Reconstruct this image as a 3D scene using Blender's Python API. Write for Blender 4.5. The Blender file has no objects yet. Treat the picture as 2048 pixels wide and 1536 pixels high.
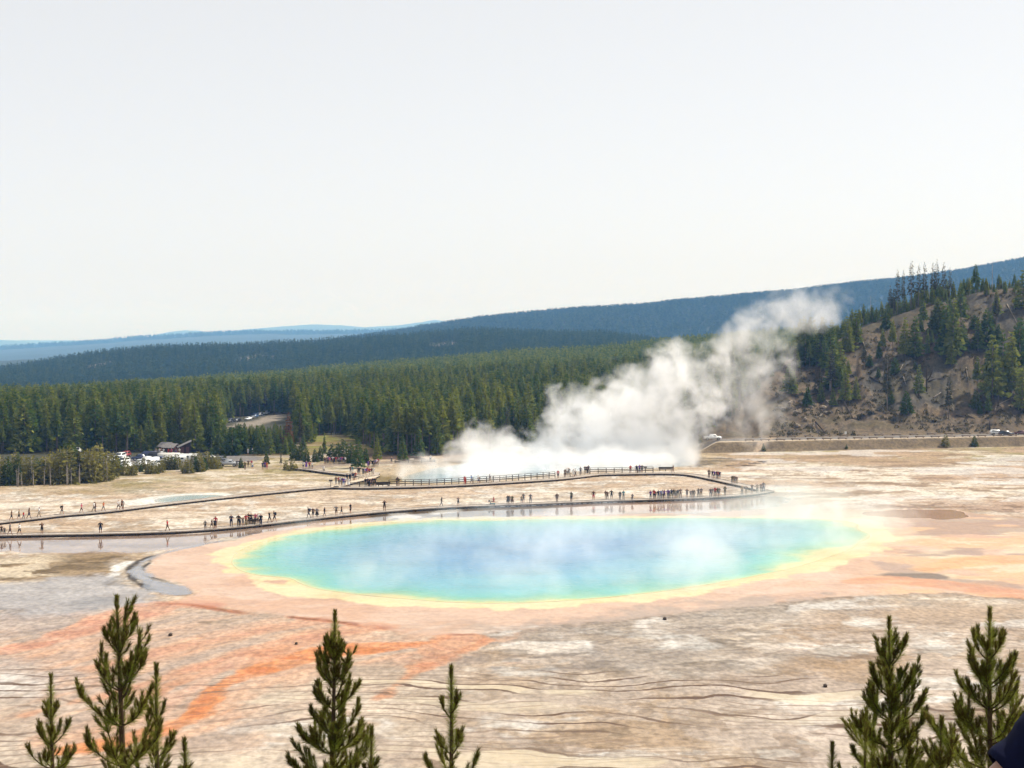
import bpy, bmesh, math, random
import numpy as np
from mathutils import Vector, Matrix, Quaternion
C = bpy.context
S = C.scene
COL = S.collection
R = math.radians
random.seed(7)
# ---------------------------------------------------------------- camera, sky, sun, exposure
F = 2970.0                      # focal length in pixels of the 2048-wide photograph
HZ = 670.0                      # row of the true horizon
CAMZ = 36.0
PITCH = math.atan((768 - HZ) / F)
cd = bpy.data.cameras.new('camera'); cam = bpy.data.objects.new('camera', cd); COL.objects.link(cam)
cam.location = (0, 0, CAMZ); cam.rotation_euler = (math.pi / 2 - PITCH, 0, 0)
cd.sensor_width = 36; cd.lens = 36 * F / 2048; cd.clip_start = 0.1; cd.clip_end = 60000
S.camera = cam
SUN_EL, SUN_AZ = 50.0, 62.0     # degrees; azimuth to the right of the view
w = bpy.data.worlds.new("World"); S.world = w; w.use_nodes = True
nt = w.node_tree; nt.nodes.clear()
out = nt.nodes.new('ShaderNodeOutputWorld'); bg = nt.nodes.new('ShaderNodeBackground')
sky = nt.nodes.new('ShaderNodeTexSky'); sky.sky_type = 'NISHITA'; sky.sun_disc = False
sky.sun_elevation = R(SUN_EL); sky.sun_rotation = R(SUN_AZ); sky.air_density = 1.0; sky.dust_density = 5.0; sky.ozone_density = 1.0; sky.altitude = 2200
hsv = nt.nodes.new('ShaderNodeHueSaturation'); hsv.inputs['Saturation'].default_value = 0.30; hsv.inputs['Value'].default_value = 1.0
nt.links.new(sky.outputs[0], hsv.inputs['Color']); veil = nt.nodes.new('ShaderNodeMix'); veil.data_type = 'RGBA'; veil.inputs[0].default_value = 0.62; veil.inputs[7].default_value = (5.12, 5.06, 4.95, 1)   # thin high smoke over the blue
nt.links.new(hsv.outputs[0], veil.inputs[6]); nt.links.new(veil.outputs[2], bg.inputs['Color'])
bg.inputs['Strength'].default_value = 0.118
nt.links.new(bg.outputs[0], out.inputs['Surface'])
sl = bpy.data.lights.new('sun', 'SUN'); sl.energy = 4.2; sl.angle = R(0.6); sl.color = (1.0, 0.95, 0.87)
so = bpy.data.objects.new('sun', sl); COL.objects.link(so)
sdir = Vector((math.sin(R(SUN_AZ)) * math.cos(R(SUN_EL)), math.cos(R(SUN_AZ)) * math.cos(R(SUN_EL)), math.sin(R(SUN_EL))))
so.rotation_euler = (-sdir).to_track_quat('-Z', 'Y').to_euler(); so.location = (60, 60, 120)
S.view_settings.view_transform = 'Standard'; S.view_settings.look = 'None'
S.view_settings.exposure = 0.55; S.view_settings.gamma = 1.0; S.view_settings.use_curve_mapping = False
cy = S.cycles
cy.use_denoising = True
try: cy.denoiser = 'OPENIMAGEDENOISE'
except Exception: pass
cy.max_bounces = 12; cy.diffuse_bounces = 3; cy.glossy_bounces = 3; cy.transmission_bounces = 4; cy.volume_bounces = 8; cy.transparent_max_bounces = 8
cy.volume_max_steps = 512; cy.use_adaptive_sampling = True; cy.adaptive_threshold = 0.02

# ---------------------------------------------------------------- helpers
CP, SP = math.cos(PITCH), math.sin(PITCH)
def ray(px, py):
    u, v = (px - 1024) / F, (768 - py) / F
    return (u, CP + v * SP, -SP + v * CP)
def at(px, py, z=0.0):
    d = ray(px, py); t = (z - CAMZ) / d[2]
    return Vector((d[0] * t, d[1] * t, z))
def at_y(px, py, y):
    d = ray(px, py); t = y / d[1]
    return Vector((d[0] * t, y, CAMZ + d[2] * t))
def U(x, y): return 1024 + F * x / y * (1.0)
def sl2(c):
    return tuple(((v / 255) / 12.92 if v <= 10 else (((v / 255) + 0.055) / 1.055) ** 2.4) for v in c)
KEXP = 1.82
def A(r, g, b): return tuple(min(0.86, v / KEXP) for v in sl2((r, g, b)))

def _hash(ix, iy, seed):
    h = (ix.astype(np.int64) * 374761393 + iy.astype(np.int64) * 668265263 + seed * 974634557) & 0xffffffff
    h = ((h ^ (h >> 13)) * 1274126177) & 0xffffffff
    return ((h ^ (h >> 16)) & 0xffff) / 65535.0
def vnoise(x, y, seed=0):
    x = np.asarray(x, float); y = np.asarray(y, float)
    ix, iy = np.floor(x), np.floor(y); fx, fy = x - ix, y - iy
    fx = fx * fx * fx * (fx * (fx * 6 - 15) + 10); fy = fy * fy * fy * (fy * (fy * 6 - 15) + 10)
    ix = ix.astype(np.int64); iy = iy.astype(np.int64)
    a, b = _hash(ix, iy, seed), _hash(ix + 1, iy, seed); c, d = _hash(ix, iy + 1, seed), _hash(ix + 1, iy + 1, seed)
    return a + (b - a) * fx + (c - a) * fy + (a - b - c + d) * fx * fy
def fbm(x, y, seed=0, oct=4, gain=0.5):
    s, a, n = 0, 1.0, 0
    for o in range(oct):
        k = 2.03 ** o; cs, sn = math.cos(o * 0.9), math.sin(o * 0.9)
        s = s + a * vnoise((x * cs - y * sn) * k + 17 * o, (x * sn + y * cs) * k - 9 * o, seed + o); n += a; a *= gain
    return s / n
def sst(e0, e1, x):
    t = np.clip((x - e0) / (e1 - e0), 0, 1); return t * t * (3 - 2 * t)

# materials -------------------------------------------------------
MATS = {}
def mat(name, col, rough=0.8, spec=0.3, noise=0.0, nscale=3.0, metal=0.0, transl=0.0, rnd=0.0, coat=0.0):
    if name in MATS: return MATS[name]
    m = bpy.data.materials.new(name); m.use_nodes = True; t = m.node_tree; b = t.nodes['Principled BSDF']
    b.inputs['Roughness'].default_value = rough; b.inputs['Specular IOR Level'].default_value = spec; b.inputs['Metallic'].default_value = metal
    b.inputs['Coat Weight'].default_value = coat
    src = None
    if noise > 0 or rnd > 0:
        rgb = t.nodes.new('ShaderNodeRGB'); rgb.outputs[0].default_value = (*col, 1); src = rgb.outputs[0]
        if noise > 0:
            tc = t.nodes.new('ShaderNodeTexCoord'); n = t.nodes.new('ShaderNodeTexNoise'); n.inputs['Scale'].default_value = nscale; n.inputs['Detail'].default_value = 4
            t.links.new(tc.outputs['Object'], n.inputs['Vector'])
            mr = t.nodes.new('ShaderNodeMapRange'); mr.inputs['From Min'].default_value = 0.3; mr.inputs['From Max'].default_value = 0.7
            mr.inputs['To Min'].default_value = 1 - noise; mr.inputs['To Max'].default_value = 1 + noise
            t.links.new(n.outputs['Fac'], mr.inputs['Value'])
            h = t.nodes.new('ShaderNodeHueSaturation'); t.links.new(src, h.inputs['Color']); t.links.new(mr.outputs[0], h.inputs['Value']); src = h.outputs[0]
        if rnd > 0:
            oi = t.nodes.new('ShaderNodeObjectInfo'); mr = t.nodes.new('ShaderNodeMapRange'); mr.inputs['To Min'].default_value = 1 - rnd; mr.inputs['To Max'].default_value = 1 + rnd
            t.links.new(oi.outputs['Random'], mr.inputs['Value'])
            h = t.nodes.new('ShaderNodeHueSaturation'); t.links.new(src, h.inputs['Color']); t.links.new(mr.outputs[0], h.inputs['Value']); src = h.outputs[0]
        t.links.new(src, b.inputs['Base Color'])
    else:
        b.inputs['Base Color'].default_value = (*col, 1)
    MATS[name] = m
    return m

def mesh_np(name, V, Fc, mats=(), mi=None, smooth=False):
    me = bpy.data.meshes.new(name)
    V = np.asarray(V, np.float32).reshape(-1, 3)
    if isinstance(Fc, np.ndarray):
        k = Fc.shape[1]; n = len(Fc)
        me.vertices.add(len(V)); me.vertices.foreach_set('co', V.ravel())
        me.loops.add(n * k); me.loops.foreach_set('vertex_index', Fc.astype(np.int32).ravel())
        me.polygons.add(n); me.polygons.foreach_set('loop_start', np.arange(0, n * k, k, dtype=np.int32))
    else:
        me.from_pydata([tuple(map(float, v)) for v in V], [], [tuple(map(int, f)) for f in Fc])
    for m in mats: me.materials.append(m)
    if mi is not None: me.polygons.foreach_set('material_index', np.asarray(mi, np.int32))
    if smooth: me.polygons.foreach_set('use_smooth', np.ones(len(me.polygons), bool))
    me.update(calc_edges=True); me.validate()
    return me
def link(name, data, parent=None, loc=None):
    o = bpy.data.objects.new(name, data); COL.objects.link(o)
    if parent is not None: o.parent = parent
    if loc is not None: o.location = loc
    return o
def tag(o, label=None, cat=None, group=None, kind=None):
    if label: o['label'] = label
    if cat: o['category'] = cat
    if group: o['group'] = group
    if kind: o['kind'] = kind
    return o
def empty(name, loc, rz=0, label=None, cat=None, group=None):
    o = bpy.data.objects.new(name, None); COL.objects.link(o); o.location = loc; o.rotation_euler = (0, 0, rz); o.empty_display_size = 0.3
    return tag(o, label, cat, group)
class MB:
    """collects boxes, tubes and prisms into one mesh"""
    def __init__(s): s.V, s.F, s.M = [], [], []
    def poly(s, vs, fs, m=0):
        k = len(s.V); s.V += [tuple(v) for v in vs]; s.F += [tuple(i + k for i in f) for f in fs]; s.M += [m] * len(fs)
    def box(s, c, d, rz=0, m=0, rot=None):
        c = Vector(c); q = rot if rot is not None else Matrix.Rotation(rz, 3, 'Z')
        vs = [c + q @ Vector((sx * d[0] / 2, sy * d[1] / 2, sz * d[2] / 2)) for sz in (-1, 1) for sx, sy in ((-1, -1), (1, -1), (1, 1), (-1, 1))]
        s.poly(vs, [(3, 2, 1, 0), (4, 5, 6, 7), (0, 1, 5, 4), (1, 2, 6, 5), (2, 3, 7, 6), (3, 0, 4, 7)], m)
    def tube(s, pts, rad, n=6, m=0, cap=True):
        pts = [Vector(p) for p in pts]; rings = []
        if not hasattr(rad, '__len__'): rad = [rad] * len(pts)
        for i, p in enumerate(pts):
            d = (pts[min(i + 1, len(pts) - 1)] - pts[max(i - 1, 0)]).normalized()
            a = d.cross(Vector((0, 0, 1)));  a = a.normalized() if a.length > 1e-3 else Vector((1, 0, 0)); b = d.cross(a)
            rings.append([p + (a * math.cos(2 * math.pi * k / n) + b * math.sin(2 * math.pi * k / n)) * rad[i] for k in range(n)])
        vs = [v for r in rings for v in r]; fs = []
        for i in range(len(pts) - 1):
            for k in range(n): fs.append((i * n + k, i * n + (k + 1) % n, (i + 1) * n + (k + 1) % n, (i + 1) * n + k))
        if cap: fs += [tuple(range(n))[::-1], tuple((len(pts) - 1) * n + k for k in range(n))]
        s.poly(vs, fs, m)
    def prism(s, prof, y0, y1, m=0):
        """profile in x,z extruded along y"""
        n = len(prof); vs = [(p[0], y0, p[1]) for p in prof] + [(p[0], y1, p[1]) for p in prof]
        fs = [tuple(range(n)), tuple(range(2 * n - 1, n - 1, -1))] + [(i, i + n, (i + 1) % n + n, (i + 1) % n) for i in range(n)]
        s.poly(vs, fs, m)
    def data(s, name, mats, smooth=False):
        me = bpy.data.meshes.new(name); me.from_pydata(s.V, [], s.F)
        for m in mats: me.materials.append(m)
        me.polygons.foreach_set('material_index', np.asarray(s.M, np.int32))
        if smooth: me.polygons.foreach_set('use_smooth', np.ones(len(me.polygons), bool))
        bm = bmesh.new(); bm.from_mesh(me); bmesh.ops.recalc_face_normals(bm, faces=bm.faces[:]); bm.to_mesh(me); bm.free()
        me.update(); return me
    def build(s, name, mats, parent=None, loc=None, smooth=False):
        return link(name, s.data(name, mats if isinstance(mats, (list, tuple)) else [mats], smooth), parent, loc)
def copy_tree(o, parent=None):
    c = o.copy(); COL.objects.link(c)
    if parent is not None: c.parent = parent
    for ch in list(o.children): copy_tree(ch, c)
    return c

# ---------------------------------------------------------------- terrain heights
def prof(pts, y, canopy):
    us = [p[0] for p in pts]; zs = [CAMZ - (p[1] - HZ) * y / F - canopy for p in pts]
    return lambda u: np.interp(u, us, zs)
z1400 = prof([(-400, 790), (0, 778), (200, 765), (400, 752), (600, 738), (800, 718), (1000, 700), (1200, 690), (1300, 677), (1400, 668), (1600, 655), (2500, 640)], 1400, 14)
z2500 = prof([(-400, 760), (0, 737), (100, 722), (200, 707), (300, 697), (400, 693), (500, 691), (600, 686), (700, 678), (800, 672), (900, 663), (950, 660), (1050, 664), (1200, 664), (1280, 672), (1400, 690), (2500, 700)], 2500, 13)
z4500 = prof([(-400, 720), (500, 712), (620, 692), (670, 684), (800, 663), (900, 646), (1000, 632), (1150, 618), (1300, 611), (1400, 601), (1500, 593), (1600, 581), (1700, 566), (1800, 555), (1900, 541), (2048, 516), (2300, 480)], 4500, 12)
z7000 = prof([(-400, 705), (-100, 697), (0, 694), (100, 688), (200, 682), (300, 676), (400, 670), (500, 666), (700, 663), (830, 660), (2500, 660)], 11000, 14)
z12k = prof([(-400, 670), (-100, 676), (0, 680), (80, 686), (150, 692), (250, 690), (290, 678), (305, 671), (340, 664), (370, 661), (400, 662), (425, 667), (440, 664), (520, 657), (620, 649), (680, 651), (730, 655), (800, 650), (840, 645), (870, 640), (895, 644), (1000, 652), (2500, 660)], 24000, 0)
def ybank(u): return 455 + 0.044 * (np.maximum(u, 1400) - 1500)
crest = lambda u: np.interp(u, [1380, 1450, 1520, 1600, 1650, 1720, 1800, 1880, 1960, 2048, 2300], [10, 16, 22, 28, 32, 39, 45, 50, 53, 55, 60])
def smax(a, b, k): return 0.5 * (a + b + np.sqrt((a - b) ** 2 + k * k)) - 0.0
def terrain(x, y):
    x = np.asarray(x, float); y = np.asarray(y, float)
    u = 1024 + F * x / np.maximum(y, 40)
    n1 = fbm(x * 0.012, y * 0.012, 3) - 0.5; n2 = fbm(x * 0.0016, y * 0.0016, 9, 5) - 0.5
    st = [(430, 0 * u), (1400, z1400(u)), (1750, z1400(u) - 12), (2500, z2500(u)), (3100, np.minimum(z2500(u), z4500(u)) - 25), (4500, z4500(u)), (5500, z4500(u) - 45), (11000, z7000(u)), (14000, z7000(u) - 90), (24000, z12k(u)), (27000, z12k(u) * 0 - 60)]
    z = np.zeros_like(u)
    for (ya, za), (yb, zb) in zip(st[:-1], st[1:]):
        t = np.clip((y - ya) / (yb - ya), 0, 1); s = t * t * (3 - 2 * t) if ya > 500 else t ** 1.2
        z = np.where((y >= ya) & (y < yb), za + (zb - za) * s, z)
    z = z + np.where(y > 430, n1 * np.clip((y - 430) / 200, 0, 1) * 5 + n2 * np.clip((y - 1500) / 1500, 0, 1) * 26, 0)
    # right-hand hill with its road bench
    yb = ybank(u); on = sst(1375, 1440, u); z = np.where(y < yb + 2, z * (1 - on), z)
    bench = 2.9 * sst(0, 6.5, y - yb) * on
    wid = 100 + 18 * (vnoise(u / 90, 0 * u, 5) - 0.5)
    t = np.clip((y - yb - 21) / wid, 0, 1)
    gul = (np.abs(fbm(u / 70 + y * 0.004, y * 0.008, 21, 3) - 0.5) * 2)
    shape = 0.62 * t + 0.38 * t * t * (3 - 2 * t)
    zc = crest(u)
    hill = 2.9 + (zc - 2.9) * shape + on * (np.sin(np.pi * t) * (gul * 9 - 4.5) + (fbm(x * 0.09, y * 0.09, 31, 4) - 0.5) * 2.6 * sst(0, .12, t))
    fall = sst(0, 500, y - yb - 21 - wid)
    hill = hill * (1 - fall) + (-40) * fall
    hl = np.where(y > yb + 20, hill, bench)
    z = np.where((on > 0) & (y > yb - 1), np.maximum(z * sst(20, 260, y - yb - 100), hl * on), z)
    return z
def nearslope(x, y):
    n = (fbm(x * 0.15, y * 0.15, 77) - 0.5)
    z = np.where(y < 0, 34.4, np.where(y < 6, 34.4 - 0.2 * y, 33.2 - 0.553 * (y - 6)))
    return np.where(y > 6, np.maximum(z + n * 1.4 * np.clip((y - 6) / 10, 0, 1), -2.0), z + n * 0.15)

# polygon signed distance (negative inside), polyline distance --------------------
def W(pts, z=0.0): return np.array([at(p[0], p[1], z)[:2] for p in pts])
def seg_d(X, Y, P, closed):
    d = np.full(X.shape, 1e9); n = len(P)
    for i in range(n if closed else n - 1):
        a, b = P[i], P[(i + 1) % n]; e = b - a; L = max(e @ e, 1e-9)
        t = np.clip(((X - a[0]) * e[0] + (Y - a[1]) * e[1]) / L, 0, 1)
        d = np.minimum(d, np.hypot(X - a[0] - t * e[0], Y - a[1] - t * e[1]))
    return d
def sdf(X, Y, P):
    d = seg_d(X, Y, P, True); ins = np.zeros(X.shape, bool); n = len(P)
    for i in range(n):
        a, b = P[i], P[(i + 1) % n]
        with np.errstate(divide='ignore', invalid='ignore'):
            c = ((a[1] > Y) != (b[1] > Y)) & (X < (b[0] - a[0]) * (Y - a[1]) / (b[1] - a[1] + 1e-12) + a[0])
        ins ^= c
    return np.where(ins, -d, d)
def smooth_poly(P, it=2):
    P = np.asarray(P, float)
    for _ in range(it):
        Q = np.roll(P, -1, 0); P = np.stack([0.75 * P + 0.25 * Q, 0.25 * P + 0.75 * Q], 1).reshape(-1, 2)
    return P
def smooth_line(P, it=2):
    P = np.asarray(P, float)
    for _ in range(it):
        Q = np.stack([0.75 * P[:-1] + 0.25 * P[1:], 0.25 * P[:-1] + 0.75 * P[1:]], 1).reshape(-1, P.shape[1]); P = np.vstack([P[:1], Q, P[-1:]])
    return P
# ---------------------------------------------------------------- the ground sheet
POOL = smooth_poly(W([(462, 1122), (470, 1106), (500, 1090), (560, 1073), (640, 1059), (720, 1049), (800, 1043), (900, 1039), (1000, 1037), (1150, 1036), (1300, 1035), (1450, 1035), (1600, 1036), (1680, 1040), (1722, 1048), (1712, 1058), (1738, 1066), (1742, 1076), (1718, 1085), (1706, 1098), (1660, 1114), (1600, 1133), (1540, 1147), (1450, 1164), (1350, 1180), (1250, 1192), (1150, 1201), (1050, 1206), (970, 1207), (900, 1205), (820, 1199), (740, 1192), (680, 1185), (630, 1178), (600, 1168), (582, 1157), (545, 1153), (510, 1150), (480, 1142), (465, 1132)]))
YEL = smooth_poly(W([(428, 1122), (440, 1104), (480, 1086), (545, 1068), (640, 1054), (720, 1045), (800, 1039), (900, 1036), (1000, 1034), (1150, 1033), (1300, 1032), (1450, 1032), (1600, 1033), (1690, 1035), (1745, 1040), (1770, 1055), (1800, 1070), (1785, 1090), (1740, 1112), (1690, 1130), (1600, 1150), (1500, 1170), (1350, 1192), (1200, 1207), (1080, 1216), (970, 1219), (850, 1214), (740, 1207), (640, 1199), (560, 1190), (515, 1177), (520, 1168), (560, 1164), (540, 1160), (490, 1155), (445, 1143)]))
APRON = smooth_poly(W([(290, 1140), (298, 1122), (325, 1106), (400, 1090), (470, 1080), (500, 1070), (560, 1058), (640, 1042), (720, 1028), (820, 1030), (960, 1031), (1110, 1028), (1180, 1010), (1400, 1006), (1540, 1000), (1650, 1020), (1720, 1022), (1830, 1018), (1930, 1020), (1960, 1030), (2100, 1040), (2300, 1050), (2300, 1205), (2048, 1200), (1900, 1186), (1790, 1188), (1640, 1197), (1480, 1213), (1300, 1232), (1150, 1246), (1040, 1256), (960, 1268), (900, 1274), (820, 1266), (700, 1248), (600, 1236), (500, 1222), (430, 1215), (330, 1206), (385, 1192), (392, 1184), (370, 1174), (330, 1162), (300, 1152)]))
BLUEG = smooth_poly(W([(256, 1149), (254, 1138), (276, 1122), (316, 1108), (376, 1095), (440, 1080), (500, 1068), (525, 1064), (500, 1070), (470, 1080), (400, 1090), (325, 1106), (298, 1122), (290, 1140), (300, 1152), (330, 1162), (370, 1174), (392, 1186), (372, 1190), (336, 1190), (300, 1180), (270, 1163)]))
WHITERIM = W([(232, 1150), (234, 1136), (252, 1124)])
WETL = smooth_poly(W([(-200, 1082), (0, 1076), (200, 1074), (330, 1070), (460, 1062), (560, 1048), (640, 1040), (620, 1052), (520, 1066), (440, 1078), (340, 1098), (200, 1106), (0, 1102), (-200, 1105)]))
BG2 = smooth_poly(W([(-300, 1165), (0, 1170), (120, 1160), (235, 1152), (262, 1170), (300, 1192), (340, 1204), (250, 1222), (120, 1236), (0, 1230), (-300, 1225)]))
BROWNL = smooth_poly(W([(-300, 1110), (-10, 1118), (90, 1112), (200, 1106), (262, 1108), (236, 1136), (236, 1152), (140, 1156), (0, 1166), (-300, 1160)]))
DK1 = smooth_poly(W([(735, 1028), (800, 1020), (900, 1012), (1000, 1010), (1080, 1010), (1110, 1013), (1090, 1024), (1040, 1032), (960, 1036), (880, 1034), (845, 1033), (800, 1040), (730, 1046), (722, 1044), (770, 1036), (745, 1033)]))
WH1 = smooth_poly(W([(772, 1027), (800, 1025), (830, 1029), (842, 1035), (820, 1038), (795, 1035)]))
WH2 = smooth_poly(W([(862, 1024), (890, 1018), (935, 1018), (915, 1022), (890, 1026), (870, 1030)]))
DK2 = smooth_poly(W([(1100, 1025), (1180, 1018), (1250, 1016), (1300, 1014), (1200, 1024), (1120, 1031)]))
WETR = smooth_poly(W([(620, 1040), (720, 1030), (820, 1022), (1000, 1012), (1200, 1004), (1400, 999), (1530, 990), (1570, 992), (1590, 1000), (1560, 1014), (1480, 1024), (1300, 1028), (1000, 1034), (800, 1040), (640, 1054)]))
WETP = smooth_poly(W([(1720, 1022), (1830, 1018), (1930, 1020), (1945, 1032), (1900, 1040), (1780, 1036), (1720, 1030)]))
BRR = smooth_poly(W([(1500, 1030), (1600, 1020), (1700, 1010), (1850, 1000), (2100, 1005), (2300, 1030), (2100, 1040), (1960, 1028), (1930, 1019), (1830, 1017), (1700, 1024), (1640, 1033)]))
PUD = smooth_poly(W([(1745, 1122), (1790, 1128), (1830, 1142), (1890, 1152), (1900, 1158), (1830, 1158), (1775, 1154), (1780, 1142)]))
GREYR = smooth_poly(W([(1760, 1196), (1640, 1198), (1480, 1214), (1300, 1234), (1100, 1252), (960, 1270), (1000, 1300), (1100, 1290), (1250, 1330), (1350, 1315), (1450, 1290), (1420, 1250), (1540, 1240), (1700, 1215), (1800, 1200)]))
SMALLP = smooth_poly(W([(300, 1001), (340, 992), (400, 989), (450, 990), (448, 994), (420, 999), (380, 1004), (330, 1007)]))
SMALLR = smooth_poly(W([(238, 1004), (300, 992), (380, 985), (470, 984), (480, 990), (450, 999), (390, 1007), (320, 1011), (250, 1010)]))
EXC = smooth_poly(W([(790, 962), (830, 945), (900, 930), (1050, 915), (1250, 910), (1380, 915), (1400, 930), (1330, 936), (1180, 940), (1100, 950), (960, 960), (860, 968)]))
EXCB = smooth_poly(W([(700, 965), (720, 945), (770, 935), (850, 925), (1000, 905), (1300, 895), (1450, 905), (1440, 930), (1330, 938), (1180, 944), (1100, 955), (900, 970), (780, 972)]))
OLIVE = smooth_poly(W([(705, 966), (740, 952), (790, 952), (835, 958), (800, 964), (760, 970)]))
STREAMS = [  # pixel course, half-widths in metres, colour
    ([(870, 1284), (830, 1288), (760, 1294), (680, 1300), (600, 1314), (530, 1334), (470, 1352), (430, 1376), (405, 1408), (385, 1432), (345, 1456), (270, 1474), (200, 1492), (120, 1504)], [.6, 1.2, 2.0, 2.4, 2.2, 2.0, 1.8, 1.6, 1.5, 1.7, 1.3, 1.0, 1.4, 1], (238, 158, 102), 1.0),
    ([(420, 1210), (330, 1208), (260, 1228), (190, 1250), (110, 1278), (40, 1298), (-80, 1312)], [2, 2.6, 4.0, 3.4, 2.2, 1.6, 1.5], (232, 176, 144), .9),
    ([(760, 1252), (640, 1268), (560, 1290), (480, 1312), (400, 1334), (310, 1362), (210, 1392), (120, 1412), (50, 1432)], [2, 2.2, 2, 1.7, 1.4, 1.3, 1, .8, .6], (230, 178, 144), .85),
    ([(640, 1240), (540, 1258), (440, 1278), (350, 1296), (260, 1318), (160, 1338)], [2, 1.8, 1.5, 1.2, 1, .8], (228, 180, 148), .8),
    ([(920, 1284), (880, 1312), (840, 1336), (800, 1362), (770, 1390), (755, 1400)], [4, 2.4, 1.5, 1.2, .9, .5], (230, 166, 124), .9),
    ([(930, 1276), (890, 1300), (850, 1318), (800, 1326)], [2, 2.4, 1.6, .8], (224, 184, 154), .5),
    ([(560, 1300), (470, 1330), (400, 1350), (330, 1376), (300, 1392)], [2, 1.8, 1.4, 1.2, .8], (230, 172, 134), .8),
    ([(480, 1320), (430, 1345), (380, 1380), (345, 1405), (310, 1440)], [1.6, 1.5, 1.5, 1.3, .8], (232, 190, 162), .7),
    ([(2100, 1195), (1960, 1180), (1850, 1165), (1760, 1158), (1700, 1165)], [4, 4, 3, 2, 1], (240, 178, 135), .8),
    ([(2100, 1120), (1980, 1118), (1900, 1128), (1850, 1140)], [4, 4, 3, 1.5], (246, 196, 140), .8),
]
SCARP = smooth_line(W([(325, 1207), (380, 1208), (432, 1219), (500, 1226), (560, 1232), (640, 1240), (700, 1246), (780, 1258), (850, 1266), (900, 1270), (945, 1270)]))

def build_ground():
    rows = list(np.linspace(54, 112, 24)[:-1])
    py = 1568.0
    while py > 914: rows.append(CAMZ * F / (py - HZ)); py -= 1.55
    y = rows[-1]
    while y < 640: rows.append(y); y += .55 if 448 < y < 492 else 1.6
    while y < 1600: rows.append(y); y *= 1.012
    while y < 27000: rows.append(y); y *= 1.016
    rows = np.array(rows); ks = np.concatenate([np.linspace(-0.75, -0.37, 50)[:-1], np.linspace(-0.37, 0.37, 1060), np.linspace(0.37, 0.75, 50)[1:]])
    Y, K = np.meshgrid(rows, ks, indexing='ij'); X = K * (Y + 4)
    Z = terrain(X, Y)
    n, m = Y.shape
    x, y = X.ravel(), Y.ravel(); z = Z.ravel()
    PX = U(x, y); D = y; PYg = HZ + CAMZ * F / np.maximum(y, 40)
    # ---- colour of the ground itself
    f1 = fbm(x * .035, y * .045, 1, 5); f2 = fbm(x * .16, y * .13, 2, 4); f3 = fbm(x * .5, y * .32, 4, 3); f4 = fbm(x * .012, y * .016, 6, 4)
    warp = (fbm(x * .07, y * .07, 11) - .5); st_ = fbm(x * .085 + warp * 3, y * .19 + warp * 2, 12, 5); st2 = fbm(x * .2 + warp * 2, y * .42 + warp * 3, 14, 5)
    col = np.zeros((len(x), 3)); wet = np.zeros(len(x)); lines = np.zeros(len(x)); bumpy = np.ones(len(x))
    def put(c, wgt):
        col[:] = col * (1 - wgt[:, None]) + np.array(c)[None] * wgt[:, None]
    col[:] = A(250, 236, 216)
    put(A(226, 200, 172), sst(.42, .62, f1) * .8); put(A(196, 166, 134), sst(.50, .66, st_) * .75); put(A(255, 248, 236), sst(.55, .72, f2) * .8)
    put(A(186, 158, 126), sst(.53, .59, st2) * .5); put(A(160, 136, 106), sst(.56, .61, f3 * .5 + f2 * .5) * .45)
    # foreground terraces
    fg = sst(200, 182, y + (f4 - .5) * 30)
    put(A(216, 197, 177), fg * .75); put(A(198, 176, 154), fg * sst(.45, .6, f1) * .6); put(A(244, 222, 192), fg * sst(.52, .62, f4 + .25 * (st_ - .5)) * .85)
    dense = br = None
    lines = fg * np.clip(sst(172, 150, y) + .25 * sst(.45, .6, f4), 0, 1)
    br = sst(40, 0, sdf(x, y, W([(980, 1420), (1150, 1400), (1450, 1410), (1500, 1460), (1480, 1600), (1000, 1600), (940, 1500)])) + 25 + (f1 - .5) * 26)
    dense = br; put(A(198, 170, 134), br * .7); put(A(158, 128, 96), br * sst(.48, .62, st2) * .6)
    rt = sst(1420, 1650, PX + (f1 - .5) * 500) * sst(205, 190, y)
    put(A(222, 203, 186), rt * .85); put(A(192, 164, 134), rt * sst(.52, .57, f4 + .35 * (f1 - .5)) * .7); put(A(252, 246, 238), rt * sst(.60, .68, st_) * .8)
    # swirls of drained crust: crisp edged tongues of tan, grey and chalk
    wa, wb = fbm(x * .035, y * .035, 111, 4) - .5, fbm(x * .035, y * .035, 113, 4) - .5; q1 = fbm(x * .045 + 5 * wa, y * .055 + 5 * wb, 115, 5); q2 = fbm(x * .10 + 4 * wb, y * .12 + 4 * wa, 117, 5); q3 = fbm(x * .3 + 3 * wa, y * .3 + 3 * wb, 119, 4)
    rz = fg * sst(820, 1000, PX)
    put(A(194, 168, 140), rz * sst(.53, .555, q1) * .6); put(A(206, 190, 176), rz * sst(.46, .43, q1) * .6); put(A(234, 216, 198), rz * sst(.53, .56, q2) * .55); put(A(252, 246, 236), rz * sst(.60, .625, q2 * .6 + q3 * .4) * .75); put(A(150, 126, 100), rz * sst(.585, .61, q3) * .45)
    rdg = np.abs(q1 - .5) + np.abs(q3 - .5) * .12; put(A(140, 118, 96), rz * sst(.016, .004, rdg) * .55)
    lz = fg * sst(1000, 800, PX); put(A(182, 164, 150), lz * sst(.52, .56, q1) * .5); put(A(238, 220, 198), lz * sst(.54, .57, q2) * .5)
    cr = sst(950, 1080, PX) * sst(1700, 1400, PX) * sst(150, 165, y) * sst(212, 192, y)
    put(A(190, 178, 164), cr * sst(.4, .6, f1) * .6); put(A(244, 232, 218), cr * sst(.52, .62, f2 * .5 + f4 * .5) * .8); put(A(120, 106, 88), cr * sst(.55, .59, st2) * .6)
    lf = sst(520, 300, PX) * sst(1215, 1235, PYg) * sst(1440, 1380, PYg)
    put(A(204, 186, 176), lf * .6); put(A(182, 166, 156), lf * sst(.48, .62, st_) * .6)
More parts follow.
